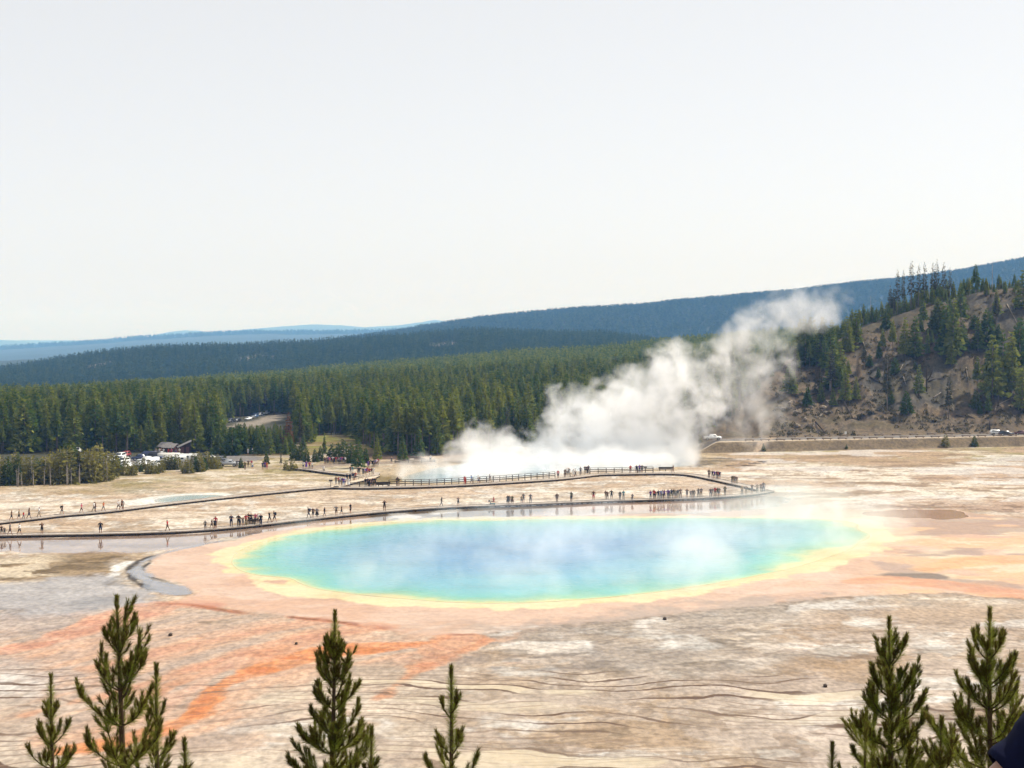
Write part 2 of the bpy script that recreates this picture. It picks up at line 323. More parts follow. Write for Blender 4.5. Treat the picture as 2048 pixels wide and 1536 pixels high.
    # far plain: grass at its edges
    gr = sst(330, 400, y + (f1 - .5) * 60) * sst(900, 500, PX) + sst(392, 440, y + (f1 - .5) * 50) * sst(1250, 1450, PX)
    put(A(176, 160, 104), np.clip(gr, 0, 1) * (.25 + .75 * sst(.40, .56, f2 * .5 + st_ * .5)) * .85)
    put(A(140, 128, 72), np.clip(gr, 0, 1) * sst(.52, .66, f3 * .5 + f1 * .5) * .6)
    rp = sst(1350, 1500, PX) * sst(290, 320, y)
    put(A(202, 170, 140), rp * sst(.46, .6, f1) * .7); put(A(150, 124, 98), rp * sst(.55, .66, st_) * .6); put(A(255, 250, 244), rp * sst(.58, .66, fbm(x * .05 + warp * 2, y * .08, 41)) * .5)
    # painted regions, each an outline on the ground with a ragged edge
    def region(P, c, wd=1.5, rag=3.0, k=1.0, rf=None, big=1.0):
        lo, hi = P.min(0) - 12, P.max(0) + 12
        s = (x > lo[0]) & (x < hi[0]) & (y > lo[1]) & (y < hi[1])
        wgt = np.zeros(len(x)); d = sdf(x[s], y[s], P) + (f2[s] - .5) * rag * 3 + (f3[s] - .5) * rag * 1.5 + (f1[s] - .5) * rag * 2 * big
        wgt[s] = sst(wd, -wd, d) * k
        if rf is not None: wgt = wgt * rf
        if c is not None: put(c, wgt)
        return wgt
    region(BROWNL, A(172, 146, 110), 3, 4, .9); region(BROWNL, A(118, 98, 70), 3, 4, .8, sst(.44, .58, f2 * .4 + st2 * .6)); region(BROWNL, A(244, 226, 198), 2, 4, .8, sst(.58, .66, st_) * sst(160, 60, PX))
    wt = region(BG2, A(190, 184, 182), 3, 4, .85); region(BG2, A(140, 136, 134), 3, 4, .6, sst(.5, .64, f2)); wet = np.maximum(wet, wt * .6)
    wt = region(WETL, A(184, 154, 134), 2, 2, .85); region(WETL, A(130, 106, 92), 2, 2, .5, sst(.5, .65, st_)); wet = np.maximum(wet, wt)
    wt = region(WETR, A(174, 140, 116), 1.5, 1.5, .9); region(WETR, A(200, 166, 142), 1.5, 2, .7, sst(.48, .62, f1)); wet = np.maximum(wet, wt)
    region(BRR, A(206, 176, 154), 6, 8, .6); region(BRR, A(140, 112, 90), 4, 7, .7, sst(.5, .62, st_ * .6 + f3 * .4))
    wt = region(APRON, A(236, 200, 174), 1.2, 1.3, big=.3); wet = np.maximum(wet, wt * .42)
    ap = wt
    put(A(228, 182, 150), ap * sst(.42, .62, f1) * .65); put(A(244, 216, 194), ap * sst(.5, .64, f2 * .4 + st_ * .6) * .6); put(A(208, 170, 146), ap * sst(.55, .68, st2) * .4)
    ra = ap * sst(1700, 1850, PX)
    put(A(246, 200, 152), ra * sst(.45, .58, fbm(x * .06, y * .12, 51)) * .75); put(A(250, 226, 190), ra * sst(.54, .64, st_) * .8); put(A(176, 150, 136), ra * sst(.60, .66, fbm(x * .05, y * .07, 53)) * .7)
    fa = ap * sst(258, 285, y) * sst(1900, 1600, PX)
    put(A(222, 190, 166), fa * .6); put(A(160, 138, 112), fa * sst(.56, .64, st_) * .5)
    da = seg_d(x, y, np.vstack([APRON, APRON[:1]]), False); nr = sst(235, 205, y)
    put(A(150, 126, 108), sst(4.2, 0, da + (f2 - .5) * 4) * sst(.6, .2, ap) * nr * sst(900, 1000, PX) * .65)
    wt = region(BLUEG, A(146, 141, 144), .8, .9, .9, big=.2); wet = wet * (1 - wt) + wt * .8; bg = wt; pass
    e = np.abs(sdf(x, y, BLUEG)) + (f3 - .5) * 1.6; put(A(60, 52, 48), sst(1.0, .2, e) * sst(360, 300, PX) * sst(.5, .1, ap) * .9 * sst(.34, .5, f2 * .5 + st2 * .5))
    e = seg_d(x, y, WHITERIM, False) + (f3 - .5) * 3; put(A(250, 246, 240), sst(1.6, .6, e) * .9)
    region(DK1, A(142, 118, 88), 1, 2.2, .95); region(DK1, A(108, 90, 66), 1, 2, .6, sst(.45, .6, st_)); region(WH1, A(255, 248, 236), .8, 1.2); region(WH2, A(255, 246, 232), .8, 1.2); region(DK2, A(168, 146, 120), 1, 1.6, .8)
    region(PUD, A(176, 156, 146), 1.2, 1.6, .6); region(PUD, A(104, 86, 70), 1.0, 1.6, .7, sst(PUD[:, 1].mean(), PUD[:, 1].mean() - 2, y)); wet = np.maximum(wet, region(WETP, A(238, 196, 166), 1, 1))
    region(GREYR, A(176, 164, 152), 3, 6, .6); region(GREYR, A(244, 236, 226), 2, 5, .8, sst(.53, .62, f2 * .6 + st_ * .4)); region(GREYR, A(108, 94, 78), 2, 5, .7, sst(.55, .64, st2 * .5 + f1 * .5))
    # the run-off fan: streaks of mat and bare crust drawn out down the slope
    FAN = smooth_poly(W([(335, 1210), (440, 1222), (560, 1238), (700, 1252), (900, 1272), (910, 1296), (850, 1328), (720, 1345), (600, 1375), (470, 1430), (330, 1470), (130, 1515), (0, 1470), (60, 1400), (180, 1340), (60, 1318), (-120, 1330), (-120, 1290), (60, 1268), (200, 1225)]))
    sp_ = x * .85 - y * .53; sl_ = x * .53 + y * .85; sk = fbm(sp_ * .32 + (f1 - .5) * 2, sl_ * .035, 101, 4); sk2 = fbm(sp_ * .8 + (f1 - .5) * 3, sl_ * .08, 103, 4)
    fw = region(FAN, None, 6, 6); put(A(218, 188, 164), fw * .8); put(A(230, 186, 156), fw * sst(.46, .64, sk) * .6); put(A(234, 166, 120), fw * sst(.57, .64, sk2 * .65 + sk * .35) * .42); put(A(194, 176, 162), fw * sst(.49, .41, sk) * .55); put(A(236, 206, 178), fw * sst(.56, .66, sk2) * .5)
    lines = lines * (1 - .7 * fw)
    wl = smooth_poly(W([(345, 1262), (380, 1252), (440, 1236), (470, 1228), (480, 1232), (430, 1250), (380, 1264)])); region(wl, A(250, 244, 234), 1, 3, .85, sst(.42, .55, f3 * .5 + st2 * .5)); region(smooth_poly(W([(390, 1222), (470, 1222), (500, 1232), (440, 1256), (340, 1270), (360, 1250)])), A(150, 136, 112), 2, 3, .6, sst(.48, .6, st2))
    for pts, wd, c, k in STREAMS:
        P = W(pts); lo, hi = P.min(0) - 8, P.max(0) + 8; s = (x > lo[0]) & (x < hi[0]) & (y > lo[1]) & (y < hi[1])
        Ps = smooth_line(np.hstack([P, np.array(wd)[:, None]]), 2); best = np.full(s.sum(), 1e9)
        for a, b in zip(Ps[:-1], Ps[1:]):
            ee = b[:2] - a[:2]; t = np.clip(((x[s] - a[0]) * ee[0] + (y[s] - a[1]) * ee[1]) / max(ee @ ee, 1e-9), 0, 1)
            best = np.minimum(best, np.hypot(x[s] - a[0] - t * ee[0], (y[s] - a[1] - t * ee[1]) * .8) - (a[2] + (b[2] - a[2]) * t))
        dd = best + (f2[s] - .5) * 2.6 + (f3[s] - .5) * 1.4
        g = np.zeros(len(x)); g[s] = sst(.45, -.45, dd) * k * (.75 + .25 * sst(.4, .6, st_[s])); put(A(*c), g)
        g2 = np.zeros(len(x)); g2[s] = sst(-.3, -1.2, dd) * k * .6 * sst(.4, .6, st2[s]); put(A(*[max(0, v - (16, 26, 22)[i]) for i, v in enumerate(c)]), g2)
        wet = np.maximum(wet, g * .3)
    sc = seg_d(x, y, SCARP, False) + (f3 - .5) * 1.6; put(A(196, 122, 84), sst(1.5, .3, sc) * .8 * sst(.42, .58, f2 * .6 + f1 * .4)); put(A(110, 66, 44), sst(.7, .1, sc) * .6 * sst(.48, .6, f2))
    wt = region(YEL, A(253, 236, 184), .7, 2.0, big=.3); put(A(250, 222, 156), wt * sst(.5, .65, f2) * .5); put(A(255, 240, 190), wt * sst(.5, .66, st2) * .6); wet = np.maximum(wet, wt * .5)
    calm = np.clip(ap + wt, 0, 1)
    for c_, k_, ls in ((A(186, 156, 124), .85, ([(1550, 1258), (1592, 1262), (1574, 1280), (1602, 1295), (1572, 1302), (1545, 1285)], [(1608, 1264), (1680, 1240), (1722, 1238), (1645, 1266), (1626, 1285), (1672, 1305), (1740, 1318), (1700, 1326), (1622, 1302), (1598, 1282)],
            [(1545, 1372), (1552, 1332), (1600, 1302), (1700, 1310), (1760, 1328), (1850, 1334), (1905, 1330), (1900, 1346), (1760, 1350), (1640, 1350), (1580, 1366)], [(1505, 1402), (1560, 1394), (1625, 1400), (1572, 1414), (1520, 1412)], [(1800, 1262), (2000, 1250), (2060, 1262), (1900, 1276)], [(1930, 1420), (2060, 1400), (2100, 1430), (1980, 1440)])),
            (A(252, 247, 238), .85, ([(1688, 1240), (1740, 1234), (1765, 1250), (1720, 1256)], [(1828, 1276), (1900, 1272), (1930, 1290), (1850, 1300)], [(1548, 1416), (1592, 1414), (1585, 1423)], [(1838, 1362), (1925, 1356), (1930, 1370), (1860, 1374)], [(1300, 1262), (1390, 1280), (1400, 1300), (1330, 1300)], [(1850, 1398), (1900, 1396), (1895, 1406)], [(920, 1372), (945, 1370), (940, 1384), (925, 1386)], [(1010, 1330), (1035, 1328), (1040, 1340), (1020, 1342)], [(-60, 1356), (60, 1352), (100, 1372), (40, 1400), (-60, 1396)], [(560, 1450), (700, 1440), (760, 1475), (640, 1490)], [(960, 1440), (1080, 1430), (1110, 1460), (1000, 1480)])),
            (A(158, 146, 136), .7, ([(1615, 1428), (1660, 1420), (1700, 1416), (1700, 1426), (1640, 1432)], [(1040, 1296), (1150, 1290), (1260, 1312), (1180, 1336), (1080, 1322)], [(880, 1300), (960, 1305), (1000, 1330), (930, 1336)]))):
        for pl in ls: region(smooth_poly(W(pl)), c_, 2.2, 4.5, k_ * .8, sst(.36, .56, f2 * .5 + st2 * .5), big=1.2)
    region(SMALLR, A(255, 250, 238), 1.5, 1.5); region(EXCB, A(206, 184, 150), 3, 4, .9); region(OLIVE, A(150, 130, 84), 1.5, 2, .9)
    # forest floor, banks, hill
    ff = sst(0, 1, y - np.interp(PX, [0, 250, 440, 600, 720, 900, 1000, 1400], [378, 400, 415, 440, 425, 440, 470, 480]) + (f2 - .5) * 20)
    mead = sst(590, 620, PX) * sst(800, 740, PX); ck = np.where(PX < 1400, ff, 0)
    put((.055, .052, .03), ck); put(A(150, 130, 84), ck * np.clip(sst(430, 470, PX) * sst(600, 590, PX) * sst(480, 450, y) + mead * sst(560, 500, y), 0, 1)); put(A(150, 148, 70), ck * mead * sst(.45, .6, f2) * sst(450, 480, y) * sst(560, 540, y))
    tb = ck * sst(690, 720, PX) * sst(1060, 960, PX) * sst(452, 440, y - (f2 - .5) * 14); put(A(150, 122, 92), tb); put(A(110, 86, 64), tb * sst(.5, .6, f2))
    yb = ybank(PX); hr = sst(1380, 1420, PX) * sst(-1.0, .6, y - yb)
    h3 = fbm(x * .9, y * .7, 65, 3); h1 = fbm(x * .05, y * .05, 61, 5); h2 = fbm(x * .3, y * .3, 63, 4)
    put((.155, .115, .070), hr); put((.10, .074, .046), hr * sst(.45, .6, h2) * .6); put((.14, .105, .066), hr * sst(.55, .68, h1) * .7)
    up = hr * sst(22, 30, y - yb)
    put((.110, .078, .046), up); put((.135, .098, .06), up * sst(.54, .64, h1) * .7); put((.058, .056, .047), up * sst(.48, .58, fbm(x * .035, y * .03, 67, 4)) * .75); put((.036, .031, .022), up * sst(.56, .66, h2) * .6); put((.17, .13, .085), up * sst(.60, .68, h2) * .6); put((.035, .03, .02), up * sst(.50, .62, h3) * .55); put((.075, .062, .03), up * sst(.5, .6, fbm(x * .12, y * .12, 69, 4)) * .5)
    rd = hr * sst(6.6, 7.2, y - yb) * sst(21, 20, y - yb); put(A(150, 142, 134), rd); put(A(236, 214, 184), hr * sst(5.6, 6.4, y - yb) * sst(9.5, 8.6, y - yb) * .9)
    pth = seg_d(x, y, W([(1478, 905), (1505, 899), (1530, 890), (1545, 885)], 1.4), False); put(A(206, 180, 150), sst(1.6, .8, pth) * hr * .8)
    put((.045, .05, .026), sst(1.2, .2, np.abs(y - yb) ) * 0 + hr * sst(120, 140, y - yb))
    far = sst(900, 1200, y); put((.032, .046, .024), far * (PX < 3000))
    rock = sst(.60, .64, fbm(x * .006, y * .004, 71, 3)) * sst(2150, 2250, y) * sst(2420, 2380, y)
    # drifts of pale rhyolite showing through on the middle hill
    rk = np.zeros(len(x))
    for (px_, py_, rx) in ((205, 733, 26), (235, 735, 10), (505, 722, 26), (545, 720, 14), (580, 716, 10), (885, 699, 30), (862, 702, 18)):
        kk = (px_ - 1024) / F; yy = np.where(True, 2240., 0)
        rk = np.maximum(rk, sst(1.1, .5, np.hypot((x - kk * 2260) / (rx / F * 2260), (y - 2260) / 75) + (f1 - .5) * 1.2))
    put((.42, .36, .30), rk)
    # paved lots and lanes
    def lane(pts, half, c, zz=0.0, k=1.0):
        P = smooth_line(W(pts, zz)); d = seg_d(x, y, P, False) + (f2 - .5) * 1.0; put(c, sst(half + .5, half - .3, d) * k)
    lane([(430, 917), (520, 914), (580, 912), (620, 918), (640, 912), (680, 900)], 3.5, A(190, 176, 156)); lane([(380, 934), (470, 936), (560, 936), (620, 935)], 2.6, A(196, 176, 148)); lane([(230, 925), (300, 926), (380, 924), (430, 918)], 14, A(150, 144, 138))
    lane([(560, 928), (640, 915), (700, 905)], 2.0, A(206, 188, 160)); lane([(600, 938), (660, 931), (720, 925), (760, 926), (860, 928)], 3.4, A(176, 158, 138)); lane([(600, 889), (680, 890), (700, 890)], 1.5, A(196, 176, 150))
    for P, c in ((W([(452, 858), (470, 842), (500, 836), (560, 822), (580, 818), (575, 826), (545, 836), (520, 850), (510, 864), (490, 872)], -1.5), A(168, 156, 140)),):
        region(P, c, 2, 1.5)
    col = np.clip(col, .012, .86)
    idx = np.arange(n * m).reshape(n, m); Fq = np.stack([idx[:-1, :-1], idx[:-1, 1:], idx[1:, 1:], idx[1:, :-1]], -1).reshape(-1, 4)
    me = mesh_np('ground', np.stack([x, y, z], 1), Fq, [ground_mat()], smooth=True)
    a = me.color_attributes.new('albedo', 'FLOAT_COLOR', 'POINT'); a.data.foreach_set('color', np.hstack([col, np.ones((len(x), 1))]).astype(np.float32).ravel())
    for nm, v in (('wet', wet), ('lines', lines), ('calm', np.clip(calm, 0, 1)), ('dense', dense)):
        at_ = me.attributes.new(nm, 'FLOAT', 'POINT'); at_.data.foreach_set('value', v.astype(np.float32))
    return tag(link('ground', me), 'pale mineral plain with orange bacterial mats, forest floor and hills', None, None, 'structure')

def N(t, ty, **kw):
    n = t.nodes.new(ty)
    for k, v in kw.items():
        if k in n.inputs: n.inputs[k].default_value = v
        else: setattr(n, k, v)
    return n
def ground_mat():
    m = bpy.data.materials.new('sinter_ground'); m.use_nodes = True; t = m.node_tree; b = t.nodes['Principled BSDF']; L = t.links.new
    alb = N(t, 'ShaderNodeAttribute', attribute_name='albedo'); wet = N(t, 'ShaderNodeAttribute', attribute_name='wet'); ln = N(t, 'ShaderNodeAttribute', attribute_name='lines'); dn = N(t, 'ShaderNodeAttribute', attribute_name='dense')
    geo = N(t, 'ShaderNodeNewGeometry'); sep = N(t, 'ShaderNodeSeparateXYZ'); L(geo.outputs['Position'], sep.inputs[0])
    def noise(sc, sx=1, sy=1, det=4, off=0.0):
        mp = N(t, 'ShaderNodeMapping'); mp.inputs['Scale'].default_value = (sx * sc, sy * sc, sc); mp.inputs['Location'].default_value = (off, off * 2, 0); L(geo.outputs['Position'], mp.inputs[0])
        n = N(t, 'ShaderNodeTexNoise', Scale=1.0, Detail=det, Roughness=.6); L(mp.outputs[0], n.inputs['Vector']); return n.outputs['Fac']
    def mth(op, a, bb, c=None):
        n = N(t, 'ShaderNodeMath', operation=op)
        for i, v in enumerate((a, bb, c)):
            if v is None: continue
            if isinstance(v, (int, float)): n.inputs[i].default_value = v
            else: L(v, n.inputs[i])
        return n.outputs[0]
    def mrange(v, a, bb, c=0, d=1):
        n = N(t, 'ShaderNodeMapRange', interpolation_type='SMOOTHSTEP'); L(v, n.inputs['Value'])
        for k, q in (('From Min', a), ('From Max', bb), ('To Min', c), ('To Max', d)): n.inputs[k].default_value = q
        return n.outputs[0]
    # fine mottling
    fine = mth('MULTIPLY', mrange(noise(1.3, 1, .6, 6), .3, .7, .70, 1.18), mrange(noise(.35, 1, .7, 5, 9), .32, .68, .9, 1.08))
    fine = mth('MULTIPLY', fine, mrange(noise(.2, 1, .8, 4, 31), .34, .66, .9, 1.08))
    cal = N(t, 'ShaderNodeAttribute', attribute_name='calm'); fine = mth('ADD', 1.0, mth('MULTIPLY', mth('SUBTRACT', fine, 1.0), mth('SUBTRACT', 1.0, mth('MULTIPLY', cal.outputs['Fac'], .62))))
    h = N(t, 'ShaderNodeHueSaturation'); L(alb.outputs['Color'], h.inputs['Color']); L(fine, h.inputs['Value'])
    # terrace rims: thin dark winding edges, the pools between them a shade apart
    def rims(per, amp, wdt, off, strength, col):
        v = mth('ADD', mth('MULTIPLY', sep.outputs['Y'], per), mth('MULTIPLY', noise(.022, 1, 1.1, 3, off), amp))
        v = mth('ADD', v, mth('MULTIPLY', noise(.28, 1, 1, 4, off + 3), .55)); v = mth('ADD', v, mth('MULTIPLY', sep.outputs['X'], -.012))
        fr = mth('ABSOLUTE', mth('SUBTRACT', mth('FRACT', v, 0), .5), 0)
        wn = mrange(noise(.06, .6, 1.6, 2, off + 11), .38, .62, 0, 1)
        f = mth('MULTIPLY', mrange(mth('SUBTRACT', fr, mth('MULTIPLY', wn, wdt)), 0.0, .05, 1, 0), mth('MULTIPLY', wn, strength))
        return mth('MULTIPLY', f, dn.outputs['Fac'] if per > 1 else ln.outputs['Fac']), v
    c = h.outputs[0]
    for per, amp, wdt, off, stg, colr in ((.30, 11.0, .075, 2, 1.0, (.10, .062, .042, 1)), (.62, 15.0, .07, 23, .65, (.18, .125, .09, 1)), (1.1, 14.0, .09, 47, .7, (.16, .115, .075, 1))):
        f, v = rims(per, amp, wdt, off, stg, colr)
        if per < .5:      # each terrace pool holds its own shade of mineral
            wn = N(t, 'ShaderNodeTexWhiteNoise', noise_dimensions='1D'); L(mth('FLOOR', mth('ADD', v, .5), 0), wn.inputs['W'])
            pm = mth('MULTIPLY', mth('MULTIPLY', mrange(wn.outputs['Value'], .3, .8), mrange(ln.outputs['Fac'], .75, 1.0)), mth('MULTIPLY', mrange(noise(.05, 1, 1, 4, 61), .47, .56, 0, .55), mrange(sep.outputs['X'], 25, 60, 1, .25)))
            mx = N(t, 'ShaderNodeMix', data_type='RGBA'); L(pm, mx.inputs[0]); L(c, mx.inputs[6]); mx.inputs[7].default_value = (*A(254, 238, 206), 1); c = mx.outputs[2]
        mx = N(t, 'ShaderNodeMix', data_type='RGBA'); L(f, mx.inputs[0]); L(c, mx.inputs[6]); mx.inputs[7].default_value = colr; c = mx.outputs[2]
    L(c, b.inputs['Base Color'])
    ww = mth('MULTIPLY', wet.outputs['Fac'], mrange(noise(.12, .7, 1.6, 4, 77), .3, .5, .75, 1))
    L(mrange(ww, .15, .8, .92, .05), b.inputs['Roughness']); L(mrange(ww, .1, .7, .15, .5), b.inputs['Specular IOR Level'])
    bp = N(t, 'ShaderNodeBump', Distance=.25); L(noise(.8, 1, .7, 6, 5), bp.inputs['Height']); L(mrange(ww, 0, .35, .35, 0), bp.inputs['Strength']); L(bp.outputs[0], b.inputs['Normal'])
    return m

def water_mat(name, wave=.02):
    m = bpy.data.materials.new(name); m.use_nodes = True; t = m.node_tree; b = t.nodes['Principled BSDF']; L = t.links.new
    a = N(t, 'ShaderNodeAttribute', attribute_name='albedo'); geo = N(t, 'ShaderNodeNewGeometry')
    L(a.outputs['Color'], b.inputs['Base Color']); b.inputs['Roughness'].default_value = .12; b.inputs['IOR'].default_value = 1.33; b.inputs['Specular IOR Level'].default_value = .35
    mp = N(t, 'ShaderNodeMapping'); mp.inputs['Scale'].default_value = (.5, 1.3, 1); L(geo.outputs['Position'], mp.inputs[0])
    n = N(t, 'ShaderNodeTexNoise', Scale=1.0, Detail=5); L(mp.outputs[0], n.inputs['Vector'])
    bp = N(t, 'ShaderNodeBump', Distance=.12, Strength=.5); L(n.outputs['Fac'], bp.inputs['Height']); L(bp.outputs[0], b.inputs['Normal'])
    return m
def water_sheet(name, P, z, colf, step, label):
    lo, hi = P.min(0), P.max(0)
    xs = np.arange(lo[0] - step, hi[0] + 2 * step, step); ys = np.arange(lo[1] - step, hi[1] + 2 * step, step)
    X, Y = np.meshgrid(xs, ys); sh = X.shape; x, y = X.ravel(), Y.ravel(); d = sdf(x, y, P)
    # pull the first ring of outside points onto the outline
    idx = np.arange(len(x)).reshape(sh); q = np.stack([idx[:-1, :-1], idx[:-1, 1:], idx[1:, 1:], idx[1:, :-1]], -1).reshape(-1, 4)
    keep = (d[q] < 0).any(1); q = q[keep]
    g = .5; gx = (sdf(x + g, y, P) - sdf(x - g, y, P)) / (2 * g); gy = (sdf(x, y + g, P) - sdf(x, y - g, P)) / (2 * g); o = d > 0
    x = np.where(o, x - gx * d, x); y = np.where(o, y - gy * d, y)
    used = np.unique(q); rem = np.full(len(x), -1); rem[used] = np.arange(len(used)); q = rem[q]; x, y, d = x[used], y[used], d[used]
    me = mesh_np(name, np.stack([x, y, np.full(len(x), z)], 1), q, [water_mat(name + '_water')], smooth=True)
    a = me.color_attributes.new('albedo', 'FLOAT_COLOR', 'POINT'); a.data.foreach_set('color', np.hstack([colf(x, y, d), np.ones((len(x), 1))]).astype(np.float32).ravel())
    return tag(link(name, me), label, None, None, 'structure')
def ramp(t, stops):
    xs = [s[0] for s in stops]; return np.stack([np.interp(t, xs, [s[1][i] for s in stops]) for i in range(3)], 1)
def pool_col(x, y, d):
    n = fbm(x * .06, y * .06, 81, 5) - .5; n2 = fbm(x * .2, y * .25, 83, 3) - .5
    s = -d + n * 11 + n2 * 5; s = np.minimum(s, -d * 2.0 + .5 + n2 * 2)
    c = ramp(s, [(0, A(252, 236, 160)), (.9, A(232, 234, 150)), (2.4, A(160, 222, 168)), (6, A(104, 206, 188)), (11, A(98, 194, 204)), (19, A(90, 180, 208)), (27, A(78, 164, 206)), (36, A(70, 152, 204))])
    return c * (1 + n2[:, None] * .25)
def exc_col(x, y, d):
    return ramp(-d + (fbm(x * .06, y * .1, 85) - .5) * 4, [(0, A(240, 230, 206)), (1.5, A(228, 236, 230)), (4, A(214, 232, 236)), (12, A(196, 222, 236))])
def small_col(x, y, d): return ramp(-d, [(0, A(250, 244, 228)), (1, A(214, 220, 206)), (3, A(178, 196, 188))])
build_ground()
water_sheet('spring_water', POOL, .02, pool_col, 1.0, 'deep blue and turquoise water of the large hot spring')
water_sheet('crater_water', EXC, .02, exc_col, 1.5, 'milky turquoise water under the steam column')
water_sheet('small_pool_water', SMALLP, .02, small_col, .8, 'pale grey green water of the small pool behind the upper boardwalk')
def build_slope():
    xs = np.arange(-70, 70.1, 1.0); ys = np.arange(-60, 68.1, 1.0); X, Y = np.meshgrid(xs, ys); x, y = X.ravel(), Y.ravel(); z = nearslope(x, y)
    n, m = X.shape; idx = np.arange(n * m).reshape(n, m); q = np.stack([idx[:-1, :-1], idx[:-1, 1:], idx[1:, 1:], idx[1:, :-1]], -1).reshape(-1, 4)
    me = mesh_np('overlook_slope', np.stack([x, y, z], 1), q, [mat('slope_soil', (.17, .13, .085), .95, .1, .35, 1.5)], smooth=True)
    tag(link('overlook_slope_terrain', me), 'brown soil slope below the viewpoint', None, None, 'structure')
build_slope()
# ---------------------------------------------------------------- trees
def foliage_mat(name, ca, cb, transl=.35):
    """leaf colour runs between two real needle colours by tree and by spray; light passes through thin sprays"""
    m = bpy.data.materials.new(name); m.use_nodes = True; t = m.node_tree; t.nodes.clear(); L = t.links.new
    o = N(t, 'ShaderNodeOutputMaterial'); oi = N(t, 'ShaderNodeObjectInfo'); at_ = N(t, 'ShaderNodeAttribute', attribute_name='tint')
    ad = N(t, 'ShaderNodeMath', operation='MULTIPLY_ADD'); L(oi.outputs['Random'], ad.inputs[0]); ad.inputs[1].default_value = .7; L(at_.outputs['Fac'], ad.inputs[2])
    sb = N(t, 'ShaderNodeMath', operation='SUBTRACT'); sb.use_clamp = True; L(ad.outputs[0], sb.inputs[0]); sb.inputs[1].default_value = .35
    mx = N(t, 'ShaderNodeMix', data_type='RGBA'); L(sb.outputs[0], mx.inputs[0]); mx.inputs[6].default_value = (*ca, 1); mx.inputs[7].default_value = (*cb, 1)
    d = N(t, 'ShaderNodeBsdfDiffuse'); tr = N(t, 'ShaderNodeBsdfTranslucent'); ms = N(t, 'ShaderNodeMixShader'); ms.inputs[0].default_value = transl
    L(mx.outputs[2], d.inputs['Color']); L(mx.outputs[2], tr.inputs['Color']); L(d.outputs[0], ms.inputs[1]); L(tr.outputs[0], ms.inputs[2]); L(ms.outputs[0], o.inputs['Surface'])
    MATS[name] = m; return m
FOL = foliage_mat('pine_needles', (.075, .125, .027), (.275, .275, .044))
FOLY = foliage_mat('young_pine_needles', (.050, .085, .018), (.115, .130, .024))
FOLO = foliage_mat('olive_thicket_leaves', (.15, .14, .036), (.27, .24, .065))
FOLR = foliage_mat('rusty_needles', (.15, .075, .035), (.21, .11, .05))
FOLD = foliage_mat('thin_needles', (.075, .072, .040), (.10, .10, .04))
BARK = mat('pine_bark', (.20, .155, .115), .95, .1, .3, 3); BARKG = mat('grey_dead_wood', (.33, .29, .25), .95, .1, .3, 3); BARKD = mat('dark_wood', (.06, .045, .035), .95, .1, .3, 3)

def crown_np(seed, h, base, rmax, n, size, power=.85, droop=.25, whorl=0.0, gap=0.0, top=.0):
    """foliage sprays of a conifer: n small kite pairs spread through a ragged cone"""
    r = np.random.default_rng(seed)
    t = 1 - np.sqrt(r.random(n * 3)) ** 1.15 if power > .5 else r.random(n * 3)
    if whorl > 0: t = np.clip((np.floor(t * whorl) + .5 + r.normal(0, .14, n * 3)) / whorl, 0, .995)
    ang = r.random(n * 3) * 2 * np.pi
    # whole sectors of the cone are thinner or longer than others
    lob = 1 + .38 * np.sin(ang * 2 + t * 9 + seed) * np.cos(ang * 3 - t * 14 + seed * 2.3) + .18 * np.sin(ang * 5 + t * 31)
    keep = r.random(n * 3) > gap * (0.5 + .5 * np.sin(ang * 2 + t * 17 + seed * 1.7)); t, ang, lob = t[keep][:n], ang[keep][:n], lob[keep][:n]; n = len(t)
    Rr = rmax * ((1 - t) ** power * .93 + .07 * (t < .97)) * lob
    rad = Rr * np.sqrt(.18 + .82 * r.random(n))
    z = base + (h - base) * t - droop * rad * .5 + r.normal(0, .12, n)
    c = np.stack([rad * np.cos(ang), rad * np.sin(ang), z], 1)
    outd = np.stack([np.cos(ang), np.sin(ang), -droop + .5 * t + r.normal(0, .35, n)], 1); outd += r.normal(0, .35, (n, 3)); outd /= np.linalg.norm(outd, axis=1, keepdims=True)
    sd = np.cross(outd, r.normal(0, 1, (n, 3))); sd /= np.linalg.norm(sd, axis=1, keepdims=True)
    s = size * (.6 + .8 * r.random((n, 1))) * (.55 + .45 * (1 - t[:, None]))
    a, b_, cc, d = c - outd * s * .6, c + sd * s * .36, c + outd * s * .8, c - sd * s * .36 + outd * s * .1
    V = np.stack([a, b_, cc, d], 1).reshape(-1, 3); Fq = np.arange(4 * n).reshape(n, 4)
    tint = np.repeat(np.clip(.35 + .3 * np.sin(ang * 3 + t * 8 + seed) * r.random(n) + r.normal(0, .18, n), 0, 1), 4)
    return V, Fq, tint
def crown_mesh(name, m, *parts):
    Vs, Fs, Ts, k = [], [], [], 0
    for V, Fq, tint in parts: Vs.append(V); Fs.append(Fq + k); Ts.append(tint); k += len(V)
    me = mesh_np(name, np.vstack(Vs), np.vstack(Fs), [m]); a = me.attributes.new('tint', 'FLOAT', 'POINT'); a.data.foreach_set('value', np.concatenate(Ts).astype(np.float32)); return me
